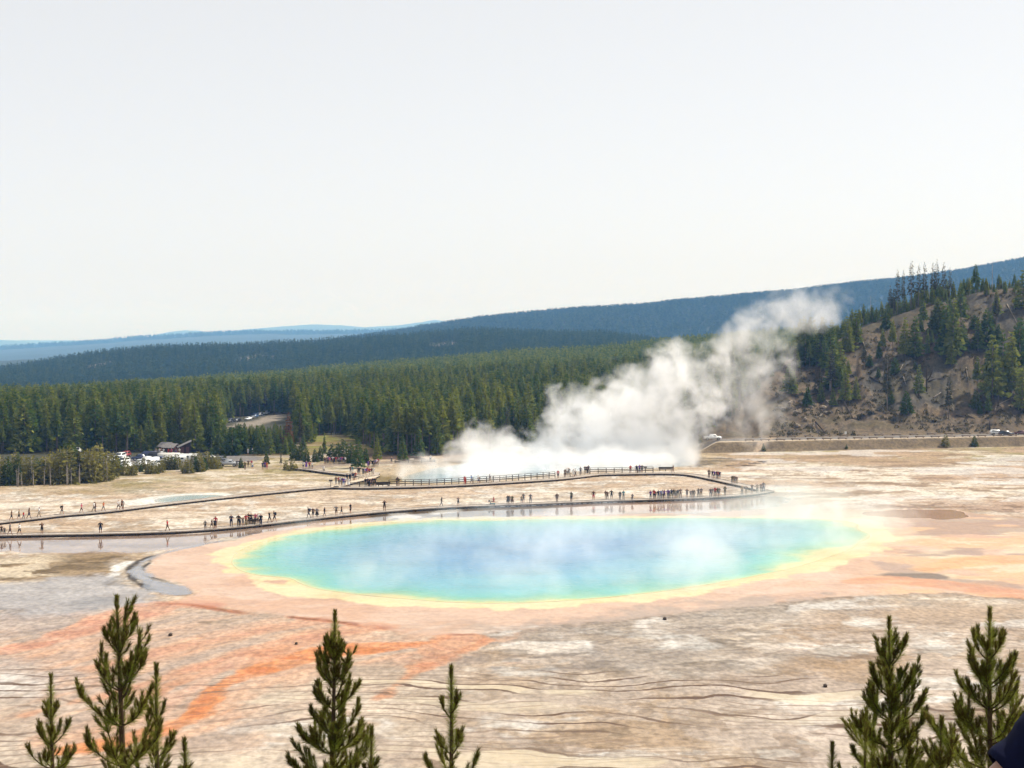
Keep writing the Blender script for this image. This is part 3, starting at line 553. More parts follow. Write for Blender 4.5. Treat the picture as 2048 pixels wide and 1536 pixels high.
def trunk_mesh(name, m, h, r0, lean=.02, branches=(), seed=0, n=6):
    b = MB(); rr = random.Random(seed); ax = rr.uniform(-lean, lean); ay = rr.uniform(-lean, lean)
    pts = [(ax * h * f + rr.uniform(-.03, .03), ay * h * f + rr.uniform(-.03, .03), h * f - (.6 if f == 0 else 0)) for f in (0, .2, .45, .7, 1)]
    b.tube(pts, [r0 * 1.25, r0, r0 * .8, r0 * .5, r0 * .08], n)
    for (f0, f1, cnt, ln) in branches:
        for _ in range(cnt):
            f = rr.uniform(f0, f1); a = rr.uniform(0, 6.28); p = Vector((ax * h * f, ay * h * f, h * f)); l = ln * rr.uniform(.5, 1.2); d = Vector((math.cos(a), math.sin(a), rr.uniform(-.3, .35)))
            b.tube([p, p + d * l * .5, p + d * l + Vector((0, 0, .12 * l))], [r0 * .22, r0 * .15, r0 * .04], 4)
    return b.data(name, [m], True)
# kinds: (crown mesh, trunk mesh, nominal height)
KINDS = {}
def kind(nm, h, base, rmax, n, size, m=FOL, bark=BARK, seeds=(1, 2, 3), r0=.16, br=(), **kw):
    KINDS[nm] = [(crown_mesh(nm + '_crown', m, crown_np(s * 13 + len(nm), h, base, rmax * (1 + .12 * math.sin(s * 5)), n, size, **kw)), trunk_mesh(nm + '_trunk', bark, h * .97, r0, .02, br, s)) for s in seeds]
kind('tall_pine', 17, 6.6, 2.0, 560, .95, seeds=(1, 2, 3, 4), r0=.17, br=((.12, .5, 9, 1.0),), gap=.35, whorl=13)
kind('full_pine', 14, 1.0, 2.7, 760, 1.0, seeds=(1, 2, 3), r0=.2, gap=.2, whorl=12)
kind('young_pine', 6, .25, 1.7, 420, .7, m=FOLY, seeds=(1, 2, 3), r0=.09, gap=.15, power=.7)
kind('thin_pine', 14, 4.2, 1.25, 260, .75, m=FOLD, seeds=(1, 2), r0=.13, br=((.25, .9, 26, .9),), gap=.55, whorl=14)
kind('sparse_tall_pine', 15, 5.0, 1.0, 300, .5, m=FOLD, seeds=(1, 2, 3, 4), r0=.13, br=((.3, .6, 10, .7),), gap=.6, power=.55)
kind('slim_spruce', 9, .3, 1.05, 420, .65, seeds=(1, 2), r0=.1, gap=.1)
kind('round_bush_tree', 4.5, .1, 1.5, 330, .55, m=FOLO, seeds=(1, 2, 3, 4), r0=.08, power=.62, gap=.45, br=((.1, .9, 16, .9),), bark=BARKG)
kind('rusty_pine', 12, 1.6, 2.1, 420, .85, m=FOLR, seeds=(1,), r0=.16, br=((.1, .9, 24, 1.3),), gap=.4, whorl=11)
def far_kind(nm, h, rmax, n, size, m, seeds):
    return [crown_mesh(nm, m, crown_np(s * 7, h, .8, rmax, n, size, power=.8)) for s in seeds]

# every tree of the forest: jittered points on the terrain -------------------------------------
rs = np.random.default_rng(5)
def jgrid(y0, y1, sp):
    out_ = []
    y = y0
    while y < y1:
        k = int(.80 * y / sp) + 1
        xs = (np.arange(k) - k / 2) * sp + rs.normal(0, sp * .33, k); ys = y + rs.normal(0, sp * .33, k); out_.append(np.stack([xs, ys], 1)); y += sp
    return np.vstack(out_)
def forest_points():
    P = jgrid(425, 900, 4.1); u = U(P[:, 0], P[:, 1]); y = P[:, 1]
    front = np.interp(u, [-200, 0, 230, 330, 430, 440, 590, 600, 640, 700, 730, 800, 900, 930, 1000, 1100, 1380, 1470, 1560, 1580, 2600],
                      [452, 455, 456, 458, 458, 446, 446, 470, 540, 545, 462, 446, 444, 462, 478, 500, 500, 520, 560, 590, 600])
    front = front + (fbm(P[:, 0] * .06, P[:, 1] * 0, 91) - .5) * 14
    k = y > front
    k &= ~((u > 1400) & (y < ybank(u) + 21 + np.interp(u, [1400, 1480, 1560, 1700, 1850, 2100], [6, 12, 30, 80, 82, 84]) + (fbm(P[:, 0] * .08, 0 * y, 95) - .5) * 26))
    # the glade with the overflow parking, and the meadow
    k &= ~((u > 444) & (u < 588) & (y > 585) & (y < 716 - np.interp(u, [440, 470, 520, 580], [40, 20, 0, 0])))
    return P[k]
FP = forest_points()
def far_points():
    P1 = jgrid(900, 1560, 5.6); P2 = jgrid(1900, 2620, 8.0); P2 = P2[U(P2[:, 0], P2[:, 1]) < 1420]
    rk = np.zeros(len(P2), bool)
    for (px_, rx) in ((205, 22), (505, 26), (550, 14), (885, 30)):
        kx = (px_ - 1024) / F; rk |= np.hypot((P2[:, 0] - kx * 2260) / (rx / F * 2260), (P2[:, 1] - 2260) / 70) < (.9 + .6 * rs.random(len(P2)))
    P2 = P2[~rk]
    P3 = jgrid(3500, 4600, 15.0); u3 = U(P3[:, 0], P3[:, 1]); P3 = P3[u3 > 560]
    P3b = jgrid(4440, 4540, 9.0); u3 = U(P3b[:, 0], P3b[:, 1]); P3b = P3b[u3 > 600]
    P4 = jgrid(10600, 11100, 34.0); P4 = P4[U(P4[:, 0], P4[:, 1]) < 880]
    return P1, P2, np.vstack([P3, P3b]), P4

GN_PROTO = bpy.data.collections.new('forest_prototypes')      # source shapes for the far mass, not linked to the scene
def proto_coll(name, meshes):
    c = bpy.data.collections.new(name)
    for i, me in enumerate(meshes):
        o = bpy.data.objects.new('%s_%02d' % (name, i), me); c.objects.link(o)
    return c
def scatter(name, P, zs, scale, coll, count, label):
    n = len(P); me = bpy.data.meshes.new(name); me.vertices.add(n); me.vertices.foreach_set('co', np.column_stack([P, zs]).astype(np.float32).ravel())
    for nm, v, ty in (('sc', scale, 'FLOAT'), ('rz', rs.random(n) * 6.28, 'FLOAT')):
        a = me.attributes.new(nm, ty, 'POINT'); a.data.foreach_set('value', v.astype(np.float32))
    a = me.attributes.new('pick', 'INT', 'POINT'); a.data.foreach_set('value', rs.integers(0, count, n).astype(np.int32)); me.update()
    o = link(name, me); tag(o, label, None, None, 'stuff')
    g = bpy.data.node_groups.new(name + '_scatter', 'GeometryNodeTree'); g.interface.new_socket('Geometry', in_out='INPUT', socket_type='NodeSocketGeometry'); g.interface.new_socket('Geometry', in_out='OUTPUT', socket_type='NodeSocketGeometry')
    L = g.links.new; gi = g.nodes.new('NodeGroupInput'); go = g.nodes.new('NodeGroupOutput'); ip = g.nodes.new('GeometryNodeInstanceOnPoints'); ci = g.nodes.new('GeometryNodeCollectionInfo')
    ci.inputs['Collection'].default_value = coll; ci.inputs['Separate Children'].default_value = True; ci.inputs['Reset Children'].default_value = True
    def na(nm, ty):
        q = g.nodes.new('GeometryNodeInputNamedAttribute'); q.data_type = ty; q.inputs['Name'].default_value = nm; return q.outputs[0]
    cx = g.nodes.new('ShaderNodeCombineXYZ'); L(na('rz', 'FLOAT'), cx.inputs['Z']); e2r = g.nodes.new('FunctionNodeEulerToRotation'); L(cx.outputs[0], e2r.inputs[0])
    sc = g.nodes.new('ShaderNodeCombineXYZ'); s_ = na('sc', 'FLOAT')
    for k in 'XYZ': L(s_, sc.inputs[k])
    ip.inputs['Pick Instance'].default_value = True
    L(gi.outputs[0], ip.inputs['Points']); L(ci.outputs[0], ip.inputs['Instance']); L(na('pick', 'INT'), ip.inputs['Instance Index']); L(e2r.outputs[0], ip.inputs['Rotation']); L(sc.outputs[0], ip.inputs['Scale']); L(ip.outputs[0], go.inputs[0])
    md = o.modifiers.new('scatter', 'NODES'); md.node_group = g
    return o
def joined(k, i):
    """crown and trunk of one kind as a single mesh for the far mass"""
    cm, tm = KINDS[k][i]; bm = bmesh.new(); bm.from_mesh(tm); nt_ = len(bm.faces); bm.from_mesh(cm); bm.faces.ensure_lookup_table()
    for j, f in enumerate(bm.faces): f.material_index = 0 if j < nt_ else 1
    me = bpy.data.meshes.new(k + '_whole'); me.materials.append(tm.materials[0]); me.materials.append(cm.materials[0]); bm.to_mesh(me); bm.free(); return me

NTREE = {}
def tree(kd, x, y, h, label, group, name=None, z=None, lean=0.0, variant=None):
    v = KINDS[kd]; i = random.randrange(len(v)) if variant is None else variant
    nominal = {'tall_pine': 17, 'full_pine': 14, 'young_pine': 6, 'thin_pine': 14, 'sparse_tall_pine': 15, 'slim_spruce': 9, 'round_bush_tree': 4.5, 'rusty_pine': 12}[kd]
    z = float(terrain(np.array([x]), np.array([y]))[0]) if z is None else z
    nm = name or {'round_bush_tree': 'bushy_tree', 'slim_spruce': 'slim_spruce', 'young_pine': 'young_pine'}.get(kd, 'pine_tree')
    t = empty(nm, (x, y, z), random.uniform(0, 6.28), label, 'tree', group); s = h / nominal; t.scale = (s * random.uniform(.88, 1.14),) * 2 + (s,)
    t.rotation_euler = (lean * random.uniform(-1, 1), lean * random.uniform(-1, 1), t.rotation_euler[2])
    link('trunk', v[i][1], t); link('crown', v[i][0], t); NTREE[kd] = NTREE.get(kd, 0) + 1
    return t
def tree_px(kd, px, py, hpx, label, group=None, yy=None, **kw):
    """a tree whose foot stands at the ground seen at (px, py) and that looks hpx tall from the viewpoint"""
    if yy is None:
        p = at(px, py, 0)
        for _ in range(30): p = at(px, py, float(terrain(np.array([p.x]), np.array([p.y]))[0]))
        # on the hill march the ray instead
        if px > 1400 and py < 905:
            d = ray(px, py); ts = np.arange(440, 700, .5); zz = terrain(d[0] * ts / d[1], ts); hit = np.nonzero(CAMZ + d[2] * ts / d[1] < zz)[0]
            yq = ts[hit[0]] if len(hit) else 585.; p = Vector((d[0] * yq / d[1], yq, 0))
    else: p = at_y(px, py, yy)
    return tree(kd, p.x, p.y, hpx * p.y / F, label, group, **kw)

# --- the trees one can tell apart ---------------------------------------------------------------
HB = [  # the brown hillside on the right: kind, foot px, foot py, height px, label
 ('full_pine', 1712, 802, 48, 'broad dark pine low on the brown hill, left of the thin bare-stemmed pine'),
 ('thin_pine', 1774, 822, 118, 'tall thin pine with a bare lower stem, lone on the lower brown slope'),
 ('young_pine', 1780, 808, 34, 'small dark pine tucked behind the thin bare-stemmed pine'),
 ('young_pine', 1813, 828, 46, 'yellow green young pine, lowest tree on the middle of the brown slope'),
 ('full_pine', 1838, 790, 62, 'narrow green pine left of the forked dead snag on the brown hill'),
 ('thin_pine', 1897, 838, 95, 'thin scraggly pine on the lower brown slope right of the forked snag'),
 ('young_pine', 1952, 818, 38, 'small green pine on the lower slope beside the fallen pale log'),
 ('young_pine', 1960, 828, 18, 'tiny dark pine seedling low on the right slope above the road'),
 ('young_pine', 1790, 748, 34, 'dense dark small pine in mid slope beside a pale leaning log'),
 ('slim_spruce', 1757, 717, 36, 'narrow dark spruce standing alone left of the hill centre'),
 ('young_pine', 1739, 733, 24, 'small round dark pine left of the pale leaning logs'),
 ('young_pine', 1757, 755, 20, 'little dark pine in the grassy middle of the slope below the narrow spruce'),
 ('young_pine', 1830, 740, 16, 'low dark shrub pine in mid slope above the forked snag'),
 ('full_pine', 1810, 712, 78, 'dark pine in the left of the clump on the upper brown slope'),
 ('full_pine', 1830, 718, 86, 'bright green pine in front of the clump on the upper brown slope'),
 ('tall_pine', 1785, 712, 74, 'dusky bare-stemmed pine left of the clump on the upper slope'),
 ('slim_spruce', 1855, 708, 50, 'slender dark spruce between the two clumps on the upper slope'),
 ('full_pine', 1864, 688, 26, 'small pine between the two clumps on the upper slope'),
 ('full_pine', 1892, 708, 105, 'tall dark pine on the left of the big clump high on the brown hill'),
 ('full_pine', 1907, 718, 120, 'broad green pine in the big clump high on the brown hill'),
 ('tall_pine', 1922, 678, 110, 'tall pine behind the big clump just under the hill crest'),
 ('full_pine', 1902, 732, 60, 'low dark pine at the foot of the big clump on the upper slope'),
 ('tall_pine', 1846, 668, 72, 'thin dusky pine on the bare ledge below the crest'),
 ('tall_pine', 1900, 655, 62, 'green pine on the ridge edge left of the bare brown bowl'),
 ('sparse_tall_pine', 1993, 665, 92, 'tall bare-stemmed pine in the bare brown bowl near the crest'),
 ('young_pine', 1949, 660, 30, 'little dark pine in the bare brown bowl'),
 ('young_pine', 1982, 650, 26, 'low dark pine at the right edge of the bare brown bowl'),
 ('full_pine', 1985, 800, 132, 'tall dark pine, left one of the row on the lower right slope'),
 ('tall_pine', 1977, 802, 118, 'two-stemmed looking pine with pale trunks on the lower right slope'),
 ('full_pine', 2005, 768, 108, 'broad shady pine in the row on the lower right slope'),
 ('full_pine', 2022, 790, 128, 'dark pine second from the right edge on the lower right slope'),
 ('full_pine', 2044, 822, 90, 'dark pine at the right edge low on the slope above the parked vehicles'),
 ('full_pine', 2040, 740, 105, 'large shady pine at the right edge halfway up the slope'),
 ('full_pine', 2046, 620, 80, 'dark pine at the right edge close to the crest'),
 ('full_pine', 1650, 742, 72, 'large rounded pine at the steamy left shoulder of the hill'),
 ('full_pine', 1632, 728, 66, 'dense green pine highest on the steamy left shoulder of the hill'),
 ('full_pine', 1668, 776, 104, 'tall green pine on the left edge of the bare brown slope'),
 ('full_pine', 1680, 752, 70, 'green pine leaning over the left edge of the bare brown slope'),
 ('thin_pine', 1663, 790, 98, 'thin grey pine under the green ones on the left shoulder'),
 ('young_pine', 1660, 778, 26, 'small dark pine on the grey scree of the left shoulder'),
 ('young_pine', 1615, 812, 40, 'small grey green pine on the rocky left foot of the hill'),
 ('thin_pine', 1640, 800, 66, 'thin half bare pine on the rocky left foot of the hill'),
 ('full_pine', 1695, 700, 68, 'bright green pine above the yellow cut bank'),
 ('full_pine', 1712, 690, 70, 'dark green pine above the yellow cut bank'),
 ('full_pine', 1700, 705, 40, 'low spreading pine on the edge of the yellow cut bank'),
 ('tall_pine', 1765, 715, 60, 'half bare pine beside the yellow cut bank'),
 ('young_pine', 1949, 893, 22, 'small dark conical pine on the grassy bank below the road'),
 ('round_bush_tree', 1891, 893, 24, 'pale olive round bush tree on the grassy bank below the road'),
 ('young_pine', 1693, 898, 9, 'tiny dark shrub pine at the foot of the road bank'),
 ('round_bush_tree', 1401, 886, 16, 'olive bush in the steam beside the road'),
 ('young_pine', 1527, 902, 16, 'small dry brown pine on the path down the road bank'),
]
for k_, px_, py_, h_, lb in HB: tree_px(k_, px_, py_, h_, lb, 'trees on the brown hillside')
for i in range(44):      # the rest of the growth on the slope
    z_ = i % 4
    px_, py_ = ((random.uniform(1570, 1700), random.uniform(705, 815)), (random.uniform(1600, 1760), random.uniform(690, 740)), (random.uniform(1950, 2046), random.uniform(640, 830)), (random.uniform(1770, 1930), random.uniform(650, 735)))[z_]
    tree_px(random.choice(['full_pine', 'full_pine', 'young_pine', 'tall_pine', 'thin_pine']), px_, py_, random.uniform(34, 82), ['green pine in the loose growth on the steamy left shoulder of the hill', 'green pine in the loose growth under the left part of the crest', 'shady pine in the loose growth on the right of the brown slope', 'green pine in the loose growth on the upper middle of the slope'][z_], ['pines on the left shoulder', 'pines under the left crest', 'pines on the right slope', 'pines on the upper middle slope'][z_])
RIDGE = [(1795, 640, 86), (1806, 638, 84), (1822, 634, 92), (1837, 628, 78), (1849, 622, 80), (1866, 610, 76), (1873, 612, 80), (1887, 606, 74), (1900, 602, 62), (1780, 645, 60), (1787, 643, 55), (1951, 590, 55), (1727, 655, 42), (1704, 668, 46), (1600, 700, 70), (1641, 690, 40)]
for i, (px_, tp, h_) in enumerate(RIDGE):
    d = ray(px_, tp); yq = float(ybank(np.array(float(px_)))) + 21 + 112
    tree('sparse_tall_pine' if i < 9 else ('thin_pine' if i < 11 else 'tall_pine'), d[0] * yq / d[1], yq, h_ * 1.08 * yq / F, ['tall bare-stemmed pine in the open row standing up from the hill crest', 'lone dark pine top standing above the young growth of the crest'][i > 10], 'tall pines along the hill crest')
SM = [  # small trees of the meadow and the lots
 ('rusty_pine', 577, 900, 76, 'rust brown dying pine beside the meadow'), ('young_pine', 533, 928, 24, 'small round pine alone between the lane and the boardwalk'),
 ('young_pine', 533, 933, 8, 'low dark shrub at the foot of the small round pine'),
 ('young_pine', 482, 936, 22, 'small olive pine right of the silver pickup'), ('young_pine', 434, 936, 15, 'small dark shrub pine left of the silver pickup'), ('young_pine', 450, 922, 14, 'small shrub pine in front of the dark car on the lane'),
 ('thin_pine', 562, 936, 32, 'small dark dead-looking tree beside the path'), ('round_bush_tree', 572, 940, 22, 'left one of two olive bushes on the path'), ('round_bush_tree', 585, 941, 24, 'right one of two olive bushes on the path'), ('round_bush_tree', 592, 940, 14, 'low bush at the end of the two olive bushes'),
 ('young_pine', 589, 920, 34, 'yellow green young pine on the left edge of the meadow'), ('young_pine', 601, 921, 36, 'taller yellow green young pine on the left edge of the meadow'), ('young_pine', 613, 924, 30, 'short young pine standing free on the meadow path'),
 ('full_pine', 607, 900, 34, 'dark young pine in the middle of the meadow'), ('young_pine', 630, 924, 28, 'dark bushy pine on the meadow left of the waiting crowd'), ('young_pine', 641, 922, 30, 'light green pine on the meadow left of the waiting crowd'),
 ('slim_spruce', 649, 908, 44, 'dark narrow spruce at the back of the meadow'), ('young_pine', 664, 920, 34, 'bright young pine behind the waiting crowd'), ('young_pine', 676, 921, 38, 'taller bright young pine behind the waiting crowd'), ('young_pine', 688, 922, 44, 'bushy green pine behind the right end of the waiting crowd'),
 ('full_pine', 716, 936, 62, 'dark full pine beside the bend of the far boardwalk'), ('young_pine', 703, 926, 40, 'green pine left of the dark full pine at the boardwalk bend'), ('young_pine', 731, 926, 32, 'young pine right of the boardwalk bend'),
 ('full_pine', 755, 921, 50, 'dark pine on the bank right of the boardwalk bend'), ('full_pine', 806, 922, 54, 'dark low pine on the bank above the crater'), ('full_pine', 838, 915, 60, 'rounded green pine on the bank above the crater'), ('full_pine', 875, 910, 76, 'dark pine with a clear stem on the bank above the crater'),
 ('full_pine', 780, 905, 60, 'green pine behind the bank above the crater'), ('full_pine', 925, 905, 62, 'dark pine at the left edge of the steam'), ('full_pine', 950, 900, 70, 'large dark pine half veiled by the left edge of the steam'),
]
for k_, px_, py_, h_, lb in SM: tree_px(k_, px_, py_, h_, lb, 'small trees around the meadow and lots')
# thicket along the plain at the left: olive bushes with grey stems
for i in range(84):
    px_ = -30 + 470 * (i + random.random()) / 84; base = np.interp(px_, [-40, 0, 120, 210, 240, 300, 380, 440], [976, 972, 970, 964, 952, 950, 947, 942]) - random.uniform(0, 12)
    dense = px_ < 235
    if 205 < px_ < 262 and random.random() < .4: continue
    h_ = np.interp(px_, [0, 90, 130, 200, 260, 300, 430], [54, 56, 72, 62, 22, 25, 32]) * random.uniform(.7, 1.15)
    kd = random.choice(['round_bush_tree', 'round_bush_tree', 'young_pine', 'thin_pine'] if dense else ['round_bush_tree', 'young_pine', 'round_bush_tree'])
    tree_px(kd, px_, base, h_, {'round_bush_tree': 'olive bushy tree in the thicket edging the plain before the car park', 'young_pine': 'yellow green young pine in the thicket edging the plain before the car park', 'thin_pine': 'grey stemmed half bare tree in the thicket edging the plain'}[kd], 'trees of the thicket at the plain edge')
for i in range(18):
    px_ = random.choice([random.uniform(-20, 225), random.uniform(130, 225)])
    p = at(px_, np.interp(px_, [0, 120, 225], [974, 972, 962]), 0); t = empty('dead_sapling', p, random.uniform(0, 6), 'bare grey dead sapling in front of the olive thicket', 'dead tree', 'bare saplings before the thicket'); hh = random.uniform(2.5, 5.5)
    link('trunk', trunk_mesh('sapling_stem', BARKG, hh, .09, .06, ((.2, .95, 14, .5),), i), t)

# nearest forest trees as single trees, the rest as one mass
zF = terrain(FP[:, 0], FP[:, 1]); uF = U(FP[:, 0], FP[:, 1]); yF = FP[:, 1]
on_hill = (uF > 1500) & (yF < 760)
short = (uF > 436) & (uF < 592) & (yF < 640)
hF = np.where(on_hill, np.interp(uF, [1500, 1900, 2048], [7.5, 7, 5.2]), 15.5) * rs.uniform(.55, 1.2, len(FP)); los = 36 - (856 - 22 * (fbm(FP[:, 0] * .15, FP[:, 1] * 0, 97) - .5) * 2 - HZ) * yF / F - zF; hF = np.where(short, np.minimum(hF, los * rs.uniform(.8, 1.12, len(FP))), hF); FPK = ~(short & (hF < 2.2)); hF = np.where((uF > 590) & (uF < 720) & (yF < 600), hF * .95, hF)
FP, zF, uF, yF, hF, on_hill, short = FP[FPK], zF[FPK], uF[FPK], yF[FPK], hF[FPK], on_hill[FPK], short[FPK]
inframe = (uF > -20) & (uF < 2068)
hidden_by_steam = (uF > 1080) & (uF < 1480) & (yF < 620)
order = np.argsort(np.where(inframe & ~hidden_by_steam & (~on_hill | (yF < 720)), yF - np.where(on_hill, 100, 0), 1e6)); near = order[:max(0, 196 - 84)]
rest = np.ones(len(FP), bool); rest[near] = False
for i in near:
    x, y, h_ = FP[i, 0], FP[i, 1], hF[i]
    if on_hill[i]: kd, lb, gp = random.choice(['full_pine', 'young_pine']), 'green young pine in the dense growth along the hill crest', 'young pines on the hill crest'
    elif short[i]: kd, lb, gp = random.choice(['full_pine', 'full_pine', 'young_pine']), 'lower green pine below the forest glade where cars are parked', 'pines below the glade'
    elif uF[i] < 440: kd, lb, gp = random.choice(['full_pine', 'full_pine', 'tall_pine']), 'dark green pine at the forest edge behind the car park', 'forest edge behind the car park'
    elif uF[i] < 740: kd, lb, gp = random.choice(['tall_pine', 'full_pine']), 'tall pine at the forest edge behind the meadow', 'forest edge behind the meadow'
    else: kd, lb, gp = random.choice(['tall_pine', 'tall_pine', 'full_pine']), 'tall pine at the forest edge above the crater and its steam', 'forest edge above the crater'
    tree(kd, x, y, h_, lb, gp, z=float(zF[i]) - .1)
wh = [joined('tall_pine', i) for i in range(4)] + [joined('full_pine', i) for i in range(2)] + [joined('full_pine', 2), joined('thin_pine', 0)]
pc = proto_coll('forest_tree', wh)
scatter('forest', FP[rest], zF[rest] - .1, hF[rest] / 16, pc, len(wh), 'dense green pine forest behind the plain')
fk = proto_coll('far_tree', far_kind('far_tree_crown', 15, 2.3, 110, 1.7, FOL, (1, 2, 3, 4)))
P1, P2, P3, P4 = far_points()
FOLM = foliage_mat('shaded_hill_needles', (.036, .070, .026), (.105, .130, .036), .3); fkm = proto_coll('hill_tree', far_kind('hill_tree_crown', 15, 2.3, 110, 1.7, FOLM, (1, 2, 3, 4)))  # darker needle green for the middle hill and the far ridges
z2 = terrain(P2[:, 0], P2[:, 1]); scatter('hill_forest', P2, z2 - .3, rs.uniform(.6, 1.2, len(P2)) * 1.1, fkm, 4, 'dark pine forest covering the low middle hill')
P12 = P1; z12 = terrain(P12[:, 0], P12[:, 1]); k12 = ~((U(P12[:, 0], P12[:, 1]) > 1560) & (P12[:, 1] < 1500) & (z12 < -5))
scatter('distant_forest', P12[k12], z12[k12] - .3, rs.uniform(.65, 1.15, k12.sum()) * np.where(P12[k12][:, 1] > 1700, 1.1, .95), fk, 4, 'green pine forest running back towards the low middle hill')
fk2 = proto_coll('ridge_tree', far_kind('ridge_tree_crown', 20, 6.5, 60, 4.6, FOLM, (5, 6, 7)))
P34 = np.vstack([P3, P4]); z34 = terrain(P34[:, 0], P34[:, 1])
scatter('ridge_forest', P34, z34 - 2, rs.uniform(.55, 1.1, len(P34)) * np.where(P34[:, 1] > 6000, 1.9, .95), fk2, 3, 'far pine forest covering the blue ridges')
def brush_cover():
    n = 2600; u = rs.uniform(1540, 2120, n); y = rs.uniform(0, 1, n) * 96 + 22 + ybank(u); x = (u - 1024) / F * y; k = fbm(x * .08, y * .08, 99, 3) + rs.normal(0, .08, n) > .46; x, y = x[k], y[k]
    tm = crown_mesh('hill_tuft', foliage_mat('dry_brush', (.045, .045, .020), (.13, .105, .05)), crown_np(3, .9, .02, .62, 26, .5, power=.4)); tc = proto_coll('hill_tuft', [tm])
    scatter('undergrowth', np.stack([x, y], 1), terrain(x, y) - .08, rs.uniform(.35, 1.25, len(x)), tc, 1, 'low dry brush and grass tufts over the brown hillside')
brush_cover()
print('TREES', NTREE, len(FP), len(P12), len(P34))

# snags and fallen logs on the hillside ------------------------------------------------------------
def hill_at(px, py):
    d = ray(px, py); ts = np.arange(440, 700, .25); zz = terrain(d[0] * ts / d[1], ts); hit = np.nonzero(CAMZ + d[2] * ts / d[1] < zz)[0]; yq = ts[hit[0]] if len(hit) else 585.
    x = d[0] * yq / d[1]; return Vector((x, yq, float(terrain(np.array([x]), np.array([yq]))[0])))
def fallen(px0, py0, px1, py1, r0, m, lab):
    if m is BARKG: r0, m = r0 * .8, mat('bleached_log', (.25, .21, .165), .95, .1, .3, 3)
    a, b_ = hill_at(px0, py0), hill_at(px1, py1); mb = MB(); c = (a + b_) / 2; pts = []
    for f in (0, .33, .66, 1): p = a.lerp(b_, f); pts.append(Vector((p.x, p.y, max(p.z, float(terrain(np.array([p.x]), np.array([p.y]))[0])) + .2)) - c)
    mb.tube(pts, [r0, r0 * .85, r0 * .7, r0 * .35], 7)
    for f in (.45, .6, .75): p = pts[0].lerp(pts[3], f); mb.tube([p, p + Vector((random.uniform(-.4, .4), -.4, random.uniform(.3, .9)))], [r0 * .25, r0 * .08], 4)
    tag(mb.build('fallen_log', m, None, c, True), lab, 'log', 'fallen trunks on the brown hillside')
for a in [(1740, 755, 1765, 770, .34, BARKD, 'dark fallen log pointing at the thin bare-stemmed pine'), (1799, 744, 1806, 730, .26, BARKG, 'short bleached log leaning up beside the dark small pine'), (1806, 752, 1812, 771, .22, BARKG, 'slim bleached log lying down slope below the short one'),
          (1866, 797, 1882, 786, .34, BARKG, 'pale stubby log on the slope right of the forked snag'), (1856, 765, 1888, 759, .24, BARKD, 'dark log lying beside the forked snag'), (1990, 822, 1994, 812, .24, BARKG, 'short white stump log low on the right slope'),
          (1998, 810, 2030, 795, .2, BARKG, 'long pale log slanting up the right slope'), (2014, 610, 2036, 650, .24, BARKG, 'long grey log sliding from the crest at the right'), (1726, 685, 1735, 712, .2, BARKG, 'grey leaning log below the yellow cut bank'),
          (1632, 845, 1649, 866, .32, BARKD, 'dark log at the foot of the left scree'), (1680, 790, 1706, 838, .24, BARKD, 'long dark log on the left scree'), (1912, 832, 1928, 836, .3, BARKD, 'dark log low on the slope below the thin scraggly pine'), (1930, 832, 1950, 838, .24, BARKD, 'brown log lying level beside the dark one low on the slope'),
          (1622, 792, 1660, 780, .2, BARKD, 'thin dark log across the rocky left foot of the hill'), (1894, 857, 1945, 848, .16, BARKD, 'thin brown log just above the road'), (1932, 735, 1938, 770, .18, BARKG, 'pale log standing almost upright right of the big clump')]: fallen(*a)
def snag(px, py, h, lab, fork=False, m=BARKD, bend=None):
    p = hill_at(px, py); t = empty('dead_snag', p, 0, lab, 'dead tree', 'dead snags on the hillside'); b = MB(); b.tube([(0, 0, -.5), (0.05, 0, h * .5), (.1, 0, h)], [.32, .24, .06], 7)
    if fork: b.tube([(0.03, 0, h * .35), (1.2, 0, h * .55), (2.0, 0, h * .75), (2.3, 0, h * 1.05)], [.22, .2, .15, .05], 6); b.tube([(1.2, 0, h * .55), (2.6, 0, h * .5)], [.14, .04], 5)
    for k in range(6): f = random.uniform(.4, .95); a_ = random.uniform(0, 6.28); b.tube([(0.08 * f, 0, h * f), (math.cos(a_) * .8, math.sin(a_) * .8, h * f + .35)], [.06, .015], 4)
    b.build('trunk', m, t, None, True)
snag(1853, 782, 9.5, 'dark forked dead snag in the middle of the brown slope', True); snag(1996, 812, 4.0, 'short dark broken snag low on the right slope'); snag(1979, 860, 3.4, 'dark stump standing beside the parked white vehicle')
snag(1660, 782, 8.0, 'thin bare snag on the left shoulder of the hill', False, BARKG); snag(1455, 800, 8, 'bent bare snag standing in the steam', True, BARKD)
for px_, tp, hp, lab in ((1742, 590, 60, 'bare dead pole rising from the crest left of the tall pines'), (1985, 520, 50, 'bare dead pole rising from the crest near the right edge'), (1859, 560, 70, 'bare dead pole between the tall crest pines')):
    d = ray(px_, tp); yq = float(ybank(np.array(float(px_)))) + 130; x = d[0] * yq / d[1]; zz = float(terrain(np.array([x]), np.array([yq]))[0]); t = empty('dead_pole', (x, yq, zz), 0, lab, 'dead tree', 'dead poles on the crest')
    link('trunk', trunk_mesh('pole_stem', BARKG, CAMZ + d[2] * yq / d[1] - zz, .14, .01, ((.5, .9, 6, .4),), px_), t)
